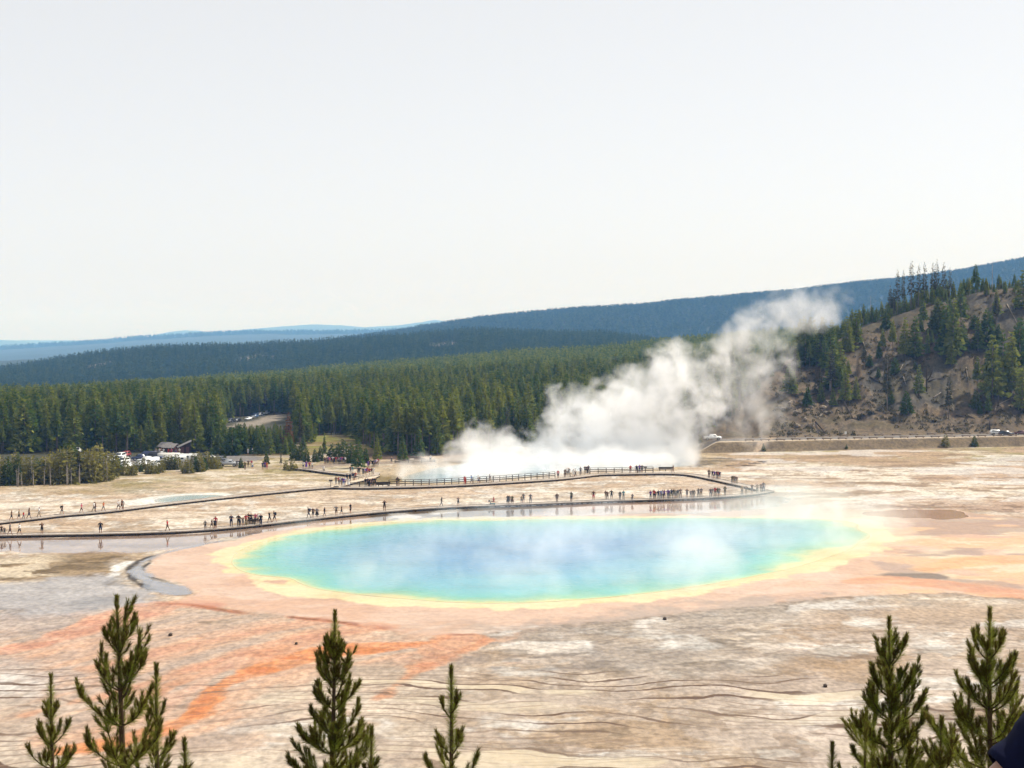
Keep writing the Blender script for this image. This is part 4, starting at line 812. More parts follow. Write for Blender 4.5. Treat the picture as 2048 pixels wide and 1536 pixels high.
# rocks on the rubble at the foot of the hill
def rock_mesh(seed):
    bm = bmesh.new(); bmesh.ops.create_icosphere(bm, subdivisions=2, radius=1); rr = random.Random(seed); ph = [rr.uniform(0, 6) for _ in range(6)]
    for v in bm.verts:
        c = v.co; k = 1 + .25 * math.sin(c.x * 3 + ph[0]) + .2 * math.sin(c.y * 4 + ph[1]) + .18 * math.sin(c.z * 5 + ph[2]) + rr.uniform(-.08, .08); v.co = Vector((c.x * k * 1.2, c.y * k, c.z * k * .75))
    me = bpy.data.meshes.new('boulder'); bm.to_mesh(me); bm.free(); me.materials.append(mat('rhyolite', (.2, .165, .125), .95, .1, .45, 1.2, 0, 0, .25)); return me
RK = [rock_mesh(i) for i in range(4)]
for px_, py_, s, lb in ((340, 1270, .26, 'small dark stone alone on the orange mat left of the dense pine'), (592, 1287, .18, 'tiny dark stone on the orange mat beside the dense pine'), (1329, 1238, .26, 'dark stone on the white crust just below the pool apron'), (1650, 1372, .22, 'dark stone on the pale plain left of the broad pine')):
    o = link('boulder', RK[1], None, at(px_, py_, .1)); o.scale = (s, s, s); o.material_slots[0].link = 'OBJECT'; o.material_slots[0].material = BARKD; tag(o, lb, 'rock')
for i in range(46):
    px_ = random.uniform(1565, 1660) if i < 34 else random.uniform(1660, 2040); py_ = random.uniform(805, 868) if i < 34 else random.uniform(700, 850)
    p = hill_at(px_, py_); o = link('boulder', RK[i % 4], None, p); s = random.uniform(.3, 1.15) * (1 if i < 34 else .55); o.scale = (s, s, s * random.uniform(.7, 1.3)); o.rotation_euler = (random.random(), random.random(), random.random() * 6)
    tag(o, 'brown boulder in the rubble at the steamy left foot of the hill' if i < 34 else 'brown stone lying loose on the open hillside', 'rock', 'boulders at the hill foot' if i < 34 else 'loose stones on the hill')
# ---------------------------------------------------------------- steam
def steam(name, label, blobs, lo, hi, vox, dens, warp, fb, thr, col=(1, 1, 1), aniso=.3, vfade=None, ns=.11, cap=1.0):
    """a density grid: soft puffs (centre, radius, weight) stirred by noise"""
    g = bpy.data.node_groups.new(name + '_cloud', 'GeometryNodeTree'); g.interface.new_socket('Geometry', in_out='INPUT', socket_type='NodeSocketGeometry'); g.interface.new_socket('Geometry', in_out='OUTPUT', socket_type='NodeSocketGeometry')
    L = g.links.new
    def nd(ty, **kw): return N(g, ty, **kw)
    def mth(op, a, b=None, c=None, clamp=False):
        n = nd('ShaderNodeMath', operation=op); n.use_clamp = clamp
        for i, v in enumerate((a, b, c)):
            if v is None: continue
            if isinstance(v, (int, float)): n.inputs[i].default_value = v
            else: L(v, n.inputs[i])
        return n.outputs[0]
    def vm(op, a, b=None):
        n = nd('ShaderNodeVectorMath', operation=op)
        for i, v in enumerate((a, b)):
            if v is None: continue
            if isinstance(v, (tuple, list, Vector)): n.inputs[i].default_value = tuple(v)
            else: L(v, n.inputs[i])
        return n.outputs['Value'] if op == 'DISTANCE' else n.outputs[0]
    pos = nd('GeometryNodeInputPosition').outputs[0]; p = pos
    for sc, amp in warp:
        nz = nd('ShaderNodeTexNoise', Scale=sc, Detail=2.0, Roughness=.5); L(p, nz.inputs['Vector'])
        v = vm('SUBTRACT', nz.outputs['Color'], (.5, .5, .5)); s = nd('ShaderNodeVectorMath', operation='SCALE'); L(v, s.inputs[0]); s.inputs['Scale'].default_value = amp; p = vm('ADD', p, s.outputs[0])
    acc = None
    for c, r, w_ in blobs:
        d = vm('DISTANCE', p, c); q = mth('SUBTRACT', 1.0, mth('DIVIDE', d, r), None, True); q = mth('MULTIPLY', mth('SMOOTH_MIN', q, 1.0, .01), w_); acc = q if acc is None else mth('ADD', acc, q)
    acc = mth('MINIMUM', acc, cap)
    nz = nd('ShaderNodeTexNoise', Scale=ns, Detail=8.0, Roughness=.66, Distortion=.7); L(pos, nz.inputs['Vector'])
    f = mth('MULTIPLY', mth('SUBTRACT', nz.outputs['Fac'], .5), fb)
    den = mth('MULTIPLY', mth('MAXIMUM', mth('SUBTRACT', mth('ADD', acc, mth('MULTIPLY', f, mth('MINIMUM', mth('MULTIPLY', acc, 2.5), 1.0))), thr), 0), dens)
    if vfade is not None:
        sp = nd('ShaderNodeSeparateXYZ'); L(pos, sp.inputs[0]); mr = nd('ShaderNodeMapRange', interpolation_type='SMOOTHSTEP'); L(sp.outputs['Z'], mr.inputs['Value'])
        for k, v in zip(('From Min', 'From Max', 'To Min', 'To Max'), vfade): mr.inputs[k].default_value = v
        den = mth('MULTIPLY', den, mr.outputs[0])
    vc = nd('GeometryNodeVolumeCube'); L(den, vc.inputs['Density']); vc.inputs['Min'].default_value = lo; vc.inputs['Max'].default_value = hi
    for k, a, b_ in zip('XYZ', lo, hi): vc.inputs['Resolution ' + k].default_value = max(2, int((b_ - a) / vox))
    m = bpy.data.materials.new(name + '_vapour'); m.use_nodes = True; t = m.node_tree; t.nodes.clear(); o = t.nodes.new('ShaderNodeOutputMaterial'); v = t.nodes.new('ShaderNodeVolumePrincipled')
    v.inputs['Color'].default_value = (*col, 1); v.inputs['Density'].default_value = 1.0; v.inputs['Density Attribute'].default_value = 'density'; v.inputs['Anisotropy'].default_value = aniso; v.inputs['Absorption Color'].default_value = (1, 1, 1, 1)
    t.links.new(v.outputs[0], o.inputs['Volume'])
    sm = nd('GeometryNodeSetMaterial'); sm.inputs['Material'].default_value = m; go = nd('NodeGroupOutput'); nd('NodeGroupInput'); L(vc.outputs[0], sm.inputs['Geometry']); L(sm.outputs[0], go.inputs[0])
    me = bpy.data.meshes.new(name); me.materials.append(m); ob = link(name, me); md = ob.modifiers.new('cloud', 'NODES'); md.node_group = g
    return tag(ob, label, None, None, 'stuff')
def puffs(lst, D, jit, seed=3):
    rr = random.Random(seed); o = []
    for (px, py, rp, w_) in lst:
        y = D + rr.uniform(-jit, jit); c = at_y(px, py, y); o.append((c, rp * y / F, w_))
    return o
PL = [(850, 952, 38, .9), (885, 946, 50, 1), (930, 936, 62, 1.1), (985, 934, 62, 1), (1045, 930, 70, 1), (1105, 925, 76, 1), (1165, 920, 80, 1), (1225, 915, 84, 1), (1285, 908, 84, 1), (1340, 900, 66, 1), (1372, 905, 40, .9),
      (840, 962, 22, .35), (880, 960, 34, .7), (930, 956, 38, .8), (985, 952, 44, .9), (1045, 946, 46, .9), (1105, 940, 46, .9), (1165, 934, 46, .9), (1225, 932, 46, .8), (1285, 930, 44, .8), (1340, 930, 40, .6), (1390, 928, 34, .4),
      (955, 868, 44, .75), (945, 895, 50, .7), (985, 885, 58, .9), (1030, 888, 55, .65), (1075, 878, 60, .8), (1120, 860, 66, .9), (1100, 798, 42, .65), (1135, 810, 48, .75), (1180, 830, 74, 1), (1215, 795, 66, 1), (1255, 775, 62, 1.1), (1275, 830, 92, 1.2), (1325, 830, 88, 1.1), (1335, 775, 72, 1.0), (1240, 855, 90, 1.1), (1170, 880, 80, 1), (1365, 860, 62, .9),
      (1318, 720, 56, .9), (1345, 700, 44, .75), (1385, 735, 60, .8), (1395, 790, 66, .75), (1405, 840, 52, .6), (1400, 690, 40, .5), (1430, 800, 50, .5), (1345, 740, 60, .9)]
PT0 = 0
PL += [(1420, 770, 54, .7), (1440, 825, 54, .6), (1425, 710, 50, .7), (1405, 865, 54, .7), (1450, 770, 50, .55), (1460, 700, 54, .6), (1470, 840, 46, .45), (1340, 690, 46, .6), (1300, 745, 46, .7)]
PT = [(1440, 720, 66, .7), (1462, 665, 60, .8), (1490, 620, 48, .85), (1530, 608, 46, .6), (1580, 605, 52, .85), (1630, 602, 52, .95), (1672, 596, 46, .85), (1702, 588, 36, .65), (1660, 630, 44, .55), (1600, 640, 55, .6), (1500, 690, 76, .7), (1550, 700, 80, .6), (1520, 770, 90, .65), (1470, 790, 76, .65), (1450, 850, 60, .6), (1520, 850, 62, .5), (1580, 760, 60, .45), (1560, 830, 60, .42), (1600, 690, 55, .42), (1580, 650, 50, .5), (1640, 640, 45, .42),
      (1000, 850, 36, .4), (950, 850, 30, .35), (1060, 820, 34, .35), (1090, 790, 30, .32), (1222, 724, 28, .5), (1190, 746, 30, .4), (1150, 770, 30, .3), (1500, 640, 50, .6), (1430, 880, 50, .5), (1560, 640, 60, .55), (1480, 880, 45, .4), (1540, 880, 40, .3)]
def mist():
    rr = random.Random(21); o = []
    for px in range(835, 1400, 38):
        lo_, hi_ = np.interp(px, [835, 900, 1050, 1200, 1330, 1400], [958, 955, 946, 931, 926, 922]), np.interp(px, [835, 900, 1050, 1400], [945, 930, 918, 915])
        for f in (.0, .5, 1.0):
            g_ = at(px + rr.uniform(-12, 12), lo_ + (hi_ - lo_) * f, 1.6); o.append((g_, rr.uniform(5.0, 7.5), 1.0 if px > 880 else .8))
    return o
steam('steam', 'dense white steam boiling up from the crater behind the railed boardwalk', puffs([q for q in PL if q[1] < 948], 421, 7) + mist(), (-30, 358, 0.1), (62, 444, 40),   .34, .20, ((.05, 10.0), (.15, 4.5), (.4, 1.6)), 4.4, .40, vfade=None, ns=.15, cap=1.0)
steam('drifting_steam', 'thin grey steam drifting right in front of the wooded hill', puffs(PT, 432, 9, 5), (18, 408, 1), (108, 458, 56), .45, .115, ((.045, 13.0), (.14, 5.0), (.4, 1.6)), 4.0, .32, ns=.14, cap=.95)
PW = [(560, 1120, 70, .35), (600, 1080, 70, .35), (850, 1150, 70, .45), (920, 1170, 60, .5), (1000, 1180, 60, .6), (1120, 1185, 60, .5), (1250, 1170, 60, .5), (1340, 1160, 60, .55), (1460, 1140, 60, .6), (880, 1060, 80, .4), (1150, 1050, 90, .5), (1250, 1050, 90, .45), (1350, 1070, 90, .45), (700, 1180, 70, .4), (770, 1150, 90, .7), (800, 1090, 80, .5), (640, 1120, 70, .35), (900, 1090, 90, .35), (960, 1060, 80, .4), (1000, 1140, 80, .6), (1060, 1110, 90, .75), (1080, 1170, 70, .7), (1130, 1090, 90, .6), (1050, 1060, 110, .6), (1220, 1080, 100, .45), (1300, 1130, 90, .5), (1380, 1110, 100, .9), (1400, 1140, 80, .7), (1430, 1070, 110, .8), (1540, 1060, 100, .55), (1560, 1110, 80, .5), (1640, 1060, 90, .55), (1700, 1080, 80, .6), (1620, 1020, 90, .45), (1720, 1030, 90, .5), (1500, 1010, 110, .5), (1560, 985, 90, .4), (1760, 1060, 90, .55), (1400, 1030, 100, .5), (500, 1110, 60, .25), (1180, 1150, 80, .4), (1800, 1020, 100, .4), (1650, 1000, 90, .4)]
def pool_puffs():
    rr = random.Random(8); o = []
    for (px, py, rp, w_) in PW:
        g_ = at(px, min(1195, max(1042, py + rp * .35)), 0); c = Vector((g_.x, g_.y, 2.2)); o.append((c, rp * g_.y / F * 1.25, w_)); o.append((c + Vector((rr.uniform(-2, 3), rr.uniform(-3, 3), 3.2)), rp * g_.y / F * .9, w_ * .6))
    return o
steam('pool_steam', 'wisps of thin steam rising off the hot pool', pool_puffs(), (-50, 188, .1), (86, 318, 11), .5, .085, ((.08, 9.0), (.25, 3.5), (.6, 1.0)), 3.2, .24, vfade=(3, 11, 1, .0), ns=.20, aniso=.2, cap=.85)
# ---------------------------------------------------------------- boardwalks, railings, benches, signs
WOOD = mat('weathered_deck', (.36, .31, .26), .9, .15, .25, 1.5); WOODD = mat('dark_beam', (.060, .045, .036), .9, .15, .3, 2); WOODR = mat('rail_wood', (.075, .062, .052), .9, .15, .3, 2); PALEW = mat('pale_new_wood', (.50, .43, .34), .9, .15, .2, 2)
DZ = .42
def path3(px, z=DZ): return [at(a, b, z) for a, b in px]
def resample(P, step):
    P = np.array([tuple(p) for p in P]); d = np.r_[0, np.cumsum(np.linalg.norm(np.diff(P, axis=0), axis=1))]; n = max(2, int(d[-1] / step) + 1); s = np.linspace(0, d[-1], n)
    return [Vector((np.interp(q, d, P[:, 0]), np.interp(q, d, P[:, 1]), np.interp(q, d, P[:, 2]))) for q in s]
def ribbon(mb, P, half, z0, z1, off=0.0, m=0):
    n = len(P); L_, R_ = [], []
    for i, p in enumerate(P):
        d = P[min(i + 1, n - 1)] - P[max(i - 1, 0)]; d.z = 0; d.normalize(); nr = Vector((-d.y, d.x, 0)); c = p + nr * off; L_.append(c + nr * half); R_.append(c - nr * half)
    vs = []
    for l, r in zip(L_, R_): vs += [(l.x, l.y, l.z + z0), (r.x, r.y, r.z + z0), (r.x, r.y, r.z + z1), (l.x, l.y, l.z + z1)]
    fs = [(3, 2, 1, 0), tuple(4 * (n - 1) + k for k in range(4))]
    for i in range(n - 1):
        for k in range(4): a, b = 4 * i + k, 4 * i + (k + 1) % 4; fs.append((a, b, b + 4, a + 4))
    mb.poly(vs, fs, m)
def boardwalk(px, half, label, sup=2.6, beam=WOODD, deckm=WOOD, z=DZ, skirt=.16):
    P0 = path3(px, z); P = resample([Vector(q) for q in smooth_line(np.array([tuple(p) for p in P0]), 2)], 1.2); c = P[len(P) // 2].copy(); c.z = 0
    P = [p - c for p in P]; t = empty('boardwalk', c, 0, label, 'boardwalk')
    b = MB(); ribbon(b, P, half, -.05, 0.0); b.build('deck', deckm, t)
    for o_ in (-half + .12, half - .12): b = MB(); ribbon(b, P, .06, -.05 - skirt, -.052, o_); b.build('side_beam', beam, t)
    for o_ in (-half + .07, half - .07): b = MB(); ribbon(b, P, .07, .002, .11, o_); b.build('edge_rail', deckm, t)
    Q = resample(P, sup)
    for i, q in enumerate(Q[:100]):
        d = Q[min(i + 1, len(Q) - 1)] - Q[max(i - 1, 0)]; a = math.atan2(d.y, d.x); b = MB()
        for s_ in (-1, 1): b.box((s_ * math.sin(a) * -(half - .2), s_ * math.cos(a) * (half - .2), -.21 - .13), (.34, .3, z - .16), a)
        b.box((0, 0, -.28), (.16, half * 2 - .1, .14), a); b.build('support', beam, t, q)
    return t, P, c
def railing(px, z, label, gap=1.95, h=1.32, m=WOODR, pm=None, off=0.0):
    P0 = path3(px, z); P = resample([Vector(q) for q in smooth_line(np.array([tuple(p) for p in P0]), 2)], gap); c = P[len(P) // 2].copy(); P = [p - c for p in P]
    t = empty('railing', c, 0, label, 'railing')
    for k, hh in enumerate((h, h * .68, h * .36)): b = MB(); ribbon(b, P, .06 if k else .10, hh - .17 if k else hh - .09, hh, off); b.build('rail', m, t)
    for p in P[:100]: b = MB(); b.box((0, 0, h / 2 - .16), (.18, .16, h + .18)); b.build('post', pm or m, t, p + Vector((0, -.14, 0)))
    return t
boardwalk([(-160, 1074), (0, 1069.8), (100, 1067.8), (200, 1066.6), (300, 1064), (380, 1060.6), (450, 1055), (520, 1048), (600, 1038.6), (700, 1028), (800, 1019.3), (900, 1013), (1000, 1009.4), (1100, 1005.8), (1200, 1001.2), (1300, 998.6), (1400, 995.2), (1470, 991), (1515, 986), (1537, 981)], 1.45, 'long low boardwalk passing just behind the big blue pool', 2.3)
boardwalk([(1534, 982.5), (1505, 974.5), (1470, 967), (1430, 958.2), (1390, 950), (1365, 947.5), (1330, 946.5), (1280, 947), (1230, 948), (1190, 949), (1160, 953), (1110, 958.5), (1040, 963), (960, 968), (880, 972), (800, 974), (740, 975), (700, 975), (664, 974)], 1.4, 'upper boardwalk running past the steaming crater and bending back at the right', 2.6)
boardwalk([(664, 974), (610, 978), (540, 985), (460, 993), (380, 1002), (300, 1011), (240, 1019), (180, 1025.5), (120, 1030), (60, 1037.4), (0, 1044), (-160, 1061)], 1.3, 'narrow boardwalk slanting down to the left behind the lower one', 2.6)
boardwalk([(596, 937), (620, 939), (646, 943), (690, 948), (720, 951.5), (742, 952), (750, 949), (752, 944)], 1.1, 'short far boardwalk crossing from the meadow to the crater viewing corner', 3.0, z=.5)
boardwalk([(750, 951), (738, 957), (715, 961), (694, 966), (680, 971), (668, 974)], 1.2, 'curved far boardwalk with pale railing below the crater corner', 2.4, deckm=PALEW)
railing([(778, 970.5), (860, 969.5), (920, 966.5), (980, 963), (1050, 958), (1110, 953.5)], .42, 'long dark railing along the boardwalk in front of the steam', 1.9)
railing([(1180, 945.5), (1240, 945), (1306, 943.5)], .42, 'short dark railing on the upper boardwalk right of the steam', 1.9)
railing([(1140, 952), (1160, 949.5), (1178, 946.5)], .42, 'pale railing on the bend between the two dark railings', 2.0, .95, PALEW)
railing([(700, 972), (740, 972), (776, 971)], .42, 'low dark railing behind the crowd left of the long railing', 2.2, .9)
railing([(684, 966), (700, 962), (725, 957.5), (738, 954), (746, 950)], .42, 'pale railing on the curved far boardwalk', 2.2, 1.0, PALEW)
railing([(790, 926), (830, 925.5), (870, 925)], .0, 'low brown rail fence on the bank above the crater', 3.4, .9)
def bench(px, py, label, w_=2.0, m=BARKD, back=True):
    t = empty('bench', at(px, py, DZ + .003), 0, label, 'bench'); b = MB(); b.box((0, 0, .45), (w_, .42, .06)); b.build('seat', m, t)
    if back: b = MB(); b.box((0, .22, .74), (w_, .05, .34)); b.build('backrest', m, t)
    for s_ in (-1, 1): b = MB(); b.box((s_ * (w_ / 2 - .2), 0, .21), (.1, .4, .42)); b.build('leg', m, t)
bench(501, 1049.3, 'left one of the two black benches under the seated group on the lower boardwalk'); bench(514, 1047.9, 'right one of the two black benches under the seated group on the lower boardwalk', 1.9)
bench(1135, 953.5, 'pale bench on the bend of the upper boardwalk in front of the steam', 2.0, PALEW); bench(759, 972, 'dark bench on the upper boardwalk just right of the dark clothed crowd'); bench(772, 971.5, 'dark bench nearest the long dark railing')
def low_wall():
    t = empty('bench', at(1331, 942, .0), 0, 'long low dark bench beyond the railing end at the right edge of the steam', 'bench'); b = MB(); b.box((0, 0, .45), (3.6, .5, .1)); b.build('seat', WOODR, t); b = MB(); b.box((0, .28, .8), (3.6, .06, .5)); b.build('backrest', WOODR, t)
    for x in (-1.5, 0, 1.5): b = MB(); b.box((x, 0, .2), (.14, .44, .4)); b.build('leg', WOODD, t)
low_wall()
def sign(px, py, label):
    t = empty('sign', at(px, py, DZ), 0, label, 'sign'); b = MB(); b.tube([(0, 0, 0), (0, 0, 1.25)], .06, 6); b.build('post', WOODD, t); b = MB(); b.box((0, -.02, 1.45), (.85, .06, .48), rot=Matrix.Rotation(R(-35), 3, 'X')); b.build('panel', BARKD, t)
sign(661.5, 973.5, 'dark information sign where the left boardwalks meet'); sign(1290.5, 945.5, 'dark information sign on the railed boardwalk right of the steam')
def road_sign():
    p = hill_at(1691, 873); t = empty('road_sign', p, 0, 'small white road sign standing at the foot of the brown hill', 'sign'); b = MB(); b.tube([(0, 0, -.2), (0, 0, 1.5)], .05, 6); b.build('post', BARKG, t); b = MB(); b.box((0, -.06, 1.25), (.62, .04, .8)); b.build('panel', mat('white_enamel', (.8, .8, .78), .5), t)
road_sign()
# roadside log barriers, each a separate rail
for row, (dy, off) in enumerate(((7.6, 0), (20.6, 14))):
    px_ = 1500 + off
    while px_ < 2080:
        yb_ = float(ybank(np.array(float(px_)))); y_ = yb_ + dy; x_ = (px_ - 1024) / F * y_; b = MB(); L_ = 3.1
        b.tube([(-L_ / 2, 0, .42), (L_ / 2, 0, .42)], .16, 7)
        for s_ in (-1, 1): b.box((s_ * L_ * .36, 0, .1), (.3, .3, .5))
        z_ = float(terrain(np.array([x_]), np.array([y_]))[0]); tag(b.build('log_barrier', BARK, None, (x_, y_, z_), True), 'brown log barrier in the near row along the road' if row == 0 else 'brown log barrier in the far row along the road under the hill', 'barrier', 'near roadside log barriers' if row == 0 else 'far roadside log barriers'); px_ += 31 + (4 if row else 0)

# ---------------------------------------------------------------- people
SKIN = [mat('skin_%s' % n, c, .6) for n, c in (('light', (.50, .30, .21)), ('tan', (.34, .19, .12)), ('brown', (.16, .085, .05)))]
HAIRS = [mat('hair_%s' % n, c, .6) for n, c in (('dark', (.018, .013, .01)), ('brown', (.05, .03, .018)), ('fair', (.22, .15, .08)), ('straw_hat', (.45, .36, .22)))]
SHOE = mat('shoes', (.04, .035, .035), .7)
CL = {k: mat('cloth_' + k, c, .9, .1) for k, c in dict(black=(.012, .012, .014), navy=(.015, .02, .06), grey=(.16, .16, .165), white=(.72, .71, .69), red=(.42, .03, .03), pink=(.5, .10, .16), purple=(.13, .05, .30), blue=(.06, .14, .36), teal=(.05, .22, .24), olive=(.09, .09, .04), brown=(.10, .055, .035), khaki=(.30, .24, .15), orange=(.5, .14, .04), denim=(.05, .075, .14), green=(.04, .13, .06)).items()}
def body_mesh(name, pose, shorts=True, dress=False, pack=False):
    """one continuous skinned figure, 1.7 m tall, facing -y; slots: skin, top, legs, hair, shoes, bag"""
    V, E, Rd = [], [], []
    def v(p, r, par=None):
        V.append(p); Rd.append(r if isinstance(r, tuple) else (r, r))
        if par is not None: E.append((par, len(V) - 1))
        return len(V) - 1
    sx, lean, seat = pose.get('stride', 0), pose.get('lean', 0), pose.get('sit', False)
    hz = .50 if seat else .92
    pel = v((0, 0, hz), (.15, .11)); wa = v((0, -lean * .3, hz + .18), (.125, .095), pel); ch = v((0, -lean * .7, hz + .40), (.165, .115), wa); nk = v((0, -lean, hz + .54), (.06, .06), ch)
    h1 = v((0, -lean - .015, hz + .64), (.075, .085), nk); v((0, -lean - .012, hz + .755), (.075, .09), h1)
    for s in (-1, 1):
        st = sx * s
        if seat:
            hip = v((s * .09, -.03, hz - .01), .085, pel); kn = v((s * .11, -.42, hz - .02), .065, hip); an = v((s * .11, -.44, .10), .045, kn); v((s * .12, -.58, .05), (.045, .035), an)
        else:
            hip = v((s * .09, 0, hz - .08), .092, pel); kn = v((s * .10, -st * .6 - .02 * abs(st), .49), .064, hip); an = v((s * .10, -st * 1.15 + (.10 if st < 0 else 0), .09 + (.05 if st < 0 else 0)), .043, kn); v((s * .12, -st * 1.15 - .13 + (.08 if st < 0 else 0), .045 + (.02 if st < 0 else 0)), (.045, .035), an)
        sh = v((s * .19, -lean * .8, hz + .47), .062, ch); arm = pose.get('arms', ('down', 'down'))[0 if s < 0 else 1]
        if arm == 'down': el = v((s * .25, -lean * .5 + st * .35 + .03, hz + .20), .045, sh); wr = v((s * .25, -lean * .3 + st * .6 - .06, hz - .04), .033, el); v((s * .245, -lean * .3 + st * .7 - .09, hz - .14), (.038, .022), wr)
        elif arm == 'photo': el = v((s * .26, -.18 - lean, hz + .30), .045, sh); wr = v((s * .11, -.34 - lean, hz + .52), .033, el); v((s * .06, -.38 - lean, hz + .58), (.035, .025), wr)
        elif arm == 'hip': el = v((s * .38, .06, hz + .24), .045, sh); wr = v((s * .22, -.06, hz + .07), .033, el); v((s * .17, -.08, hz + .03), (.035, .025), wr)
        elif arm == 'point': el = v((s * .33, -.16, hz + .44), .045, sh); wr = v((s * .40, -.42, hz + .52), .033, el); v((s * .42, -.52, hz + .54), (.035, .02), wr)
        else: el = v((s * .23, -.10 - lean, hz + .22), .045, sh); wr = v((s * .10, -.27 - lean, hz + .26), .033, el); v((s * .03, -.29 - lean, hz + .28), (.035, .025), wr)
    me = bpy.data.meshes.new(name); me.from_pydata(V, E, []); ob = bpy.data.objects.new(name, me); COL.objects.link(ob)
    md = ob.modifiers.new('s', 'SKIN'); md.use_smooth_shade = True
    for i, r in enumerate(Rd): me.skin_vertices[0].data[i].radius = r
    me.skin_vertices[0].data[0].use_root = True
    sd = ob.modifiers.new('d', 'SUBSURF'); sd.levels = 1
    dg = C.evaluated_depsgraph_get(); res = bpy.data.meshes.new_from_object(ob.evaluated_get(dg)); bpy.data.objects.remove(ob); res.name = name
    res.materials.clear()
    for m in (SKIN[0], CL['black'], CL['navy'], HAIRS[0], SHOE, CL['black']): res.materials.append(m)
    top0, top1 = hz + .02, hz + .525
    for p in res.polygons:
        c = p.center; m = 0
        if c.z > hz + .575: m = 3 if (c.z > hz + .745 or c.y > -lean + .005) else 0
        elif c.z < .085: m = 4
        elif seat and c.z < hz + .03: m = 2 if (c.y > -.40 or not shorts) else 0
        elif c.z < top0 and abs(c.x) < .2: m = 2 if (not shorts or c.z > (.30 if dress else .50)) else 0
        elif c.z < top1:
            arm_low = abs(c.x) > .205 and c.z < hz + .27 or (c.y < -lean - .16 and abs(c.x) < .3)
            m = 0 if arm_low else (2 if dress and c.z < hz + .1 else 1)
        p.material_index = m
    bm = bmesh.new(); bm.from_mesh(res)
    if pack:
        r_ = bmesh.ops.create_cube(bm, size=1.0)
        for q in r_['verts']: q.co = Vector((q.co.x * .30, q.co.y * .18 + .19 - lean * .6, q.co.z * .46 + hz + .30))
        fs = set(f for q in r_['verts'] for f in q.link_faces); bmesh.ops.bevel(bm, geom=list({e for f in fs for e in f.edges}), offset=.05, segments=2, affect='EDGES')
        for f in bm.faces:
            if f.calc_center_median().y > .10 - lean * .6 and hz + .02 < f.calc_center_median().z < hz + .56 and abs(f.calc_center_median().x) < .16: f.material_index = 5
    if dress:  # a flared skirt grown round the thighs
        n = 14; rg = [[bm.verts.new((math.cos(6.283 * k / n) * r, math.sin(6.283 * k / n) * r * .8, z_)) for k in range(n)] for r, z_ in ((.15, hz + .05), (.22, hz - .2), (.27, hz - .42))]
        for a in range(2):
            for k in range(n): f = bm.faces.new((rg[a][k], rg[a][(k + 1) % n], rg[a + 1][(k + 1) % n], rg[a + 1][k])); f.material_index = 2
    bm.to_mesh(res); bm.free(); res.polygons.foreach_set('use_smooth', np.ones(len(res.polygons), bool)); return res
BODY = {
 'stand': body_mesh('person_standing', {}, True), 'standl': body_mesh('person_standing_long', {'arms': ('fold', 'down')}, False), 'hip': body_mesh('person_hand_on_hip', {'arms': ('hip', 'down')}, True),
 'walk': body_mesh('person_walking', {'stride': .18, 'lean': .04}, True), 'walkl': body_mesh('person_walking_long', {'stride': .17, 'lean': .05}, False), 'pack': body_mesh('person_walking_pack', {'stride': .17, 'lean': .07}, True, False, True),
 'packs': body_mesh('person_standing_pack', {'lean': .02}, False, False, True), 'photo': body_mesh('person_photo', {'arms': ('photo', 'photo')}, True), 'fold': body_mesh('person_folded', {'arms': ('fold', 'fold')}, False),
 'dress': body_mesh('person_dress', {'stride': .05}, True, True), 'point': body_mesh('person_pointing', {'arms': ('point', 'down')}, True), 'sit': body_mesh('person_sitting', {'sit': True, 'arms': ('fold', 'fold')}, False)}
PCOUNT = [0]
POSEW = {'stand': 'standing', 'standl': 'standing', 'hip': 'hand on hip', 'walk': 'walking', 'walkl': 'walking in long trousers', 'pack': 'with a backpack', 'packs': 'with a backpack', 'photo': 'raising a camera', 'fold': 'arms folded', 'dress': 'in a skirt', 'point': 'pointing', 'sit': 'seated'}
def person(px, py, pose, topc, botc, where, group, h=1.7, face=None, z=DZ + .003, hair=None, y=None):
    p = at(px, py, z); rr = random.Random(int(px * 13 + py * 7)); o = link('person', BODY[pose], None, p)
    s = h * 1.20 / 1.70 * rr.uniform(.96, 1.04); o.scale = (s * rr.uniform(1.05, 1.28), s * 1.15, s)
    f = face if face is not None else (0 if 'walk' not in pose and pose != 'pack' else rr.choice((-90, 90))); o.rotation_euler = (0, 0, R(f + rr.uniform(-25, 25)))
    for i, m in enumerate((SKIN[rr.choice((0, 0, 1, 1, 2))], CL[topc], CL[botc], HAIRS[hair if hair is not None else rr.choice((0, 0, 1, 1, 2, 3))], SHOE, CL[rr.choice(('black', 'navy', 'olive'))])): o.material_slots[i].link = 'OBJECT'; o.material_slots[i].material = m
    kid = 'child' if h < 1.4 else 'person'; PCOUNT[0] += 1
    tag(o, '%s in %s top, %s %s, %s, %s' % (kid, topc, botc, 'skirt' if pose == 'dress' else 'trousers' if pose in ('standl', 'walkl', 'fold', 'packs', 'sit') else 'shorts', POSEW[pose].replace(' in long trousers', ''), where), 'person', group)
    return o
ORD = ['first', 'second', 'third', 'fourth', 'fifth', 'sixth', 'seventh', 'eighth', 'ninth', 'tenth', 'eleventh', 'twelfth', 'thirteenth', 'fourteenth', 'fifteenth', 'sixteenth', 'seventeenth', 'eighteenth', 'nineteenth', 'twentieth']
def row(lst, where, group, **kw):
    for i, a in enumerate(sorted(lst, key=lambda q: q[0])):
        d = dict(kw); 
        if len(a) > 5: d['h'] = a[5]
        if len(a) > 6: d['face'] = a[6]
        person(a[0], a[1], a[2], a[3], a[4], ('%s from left %s' % (ORD[i], where)) if len(lst) > 1 else where, group, **d)
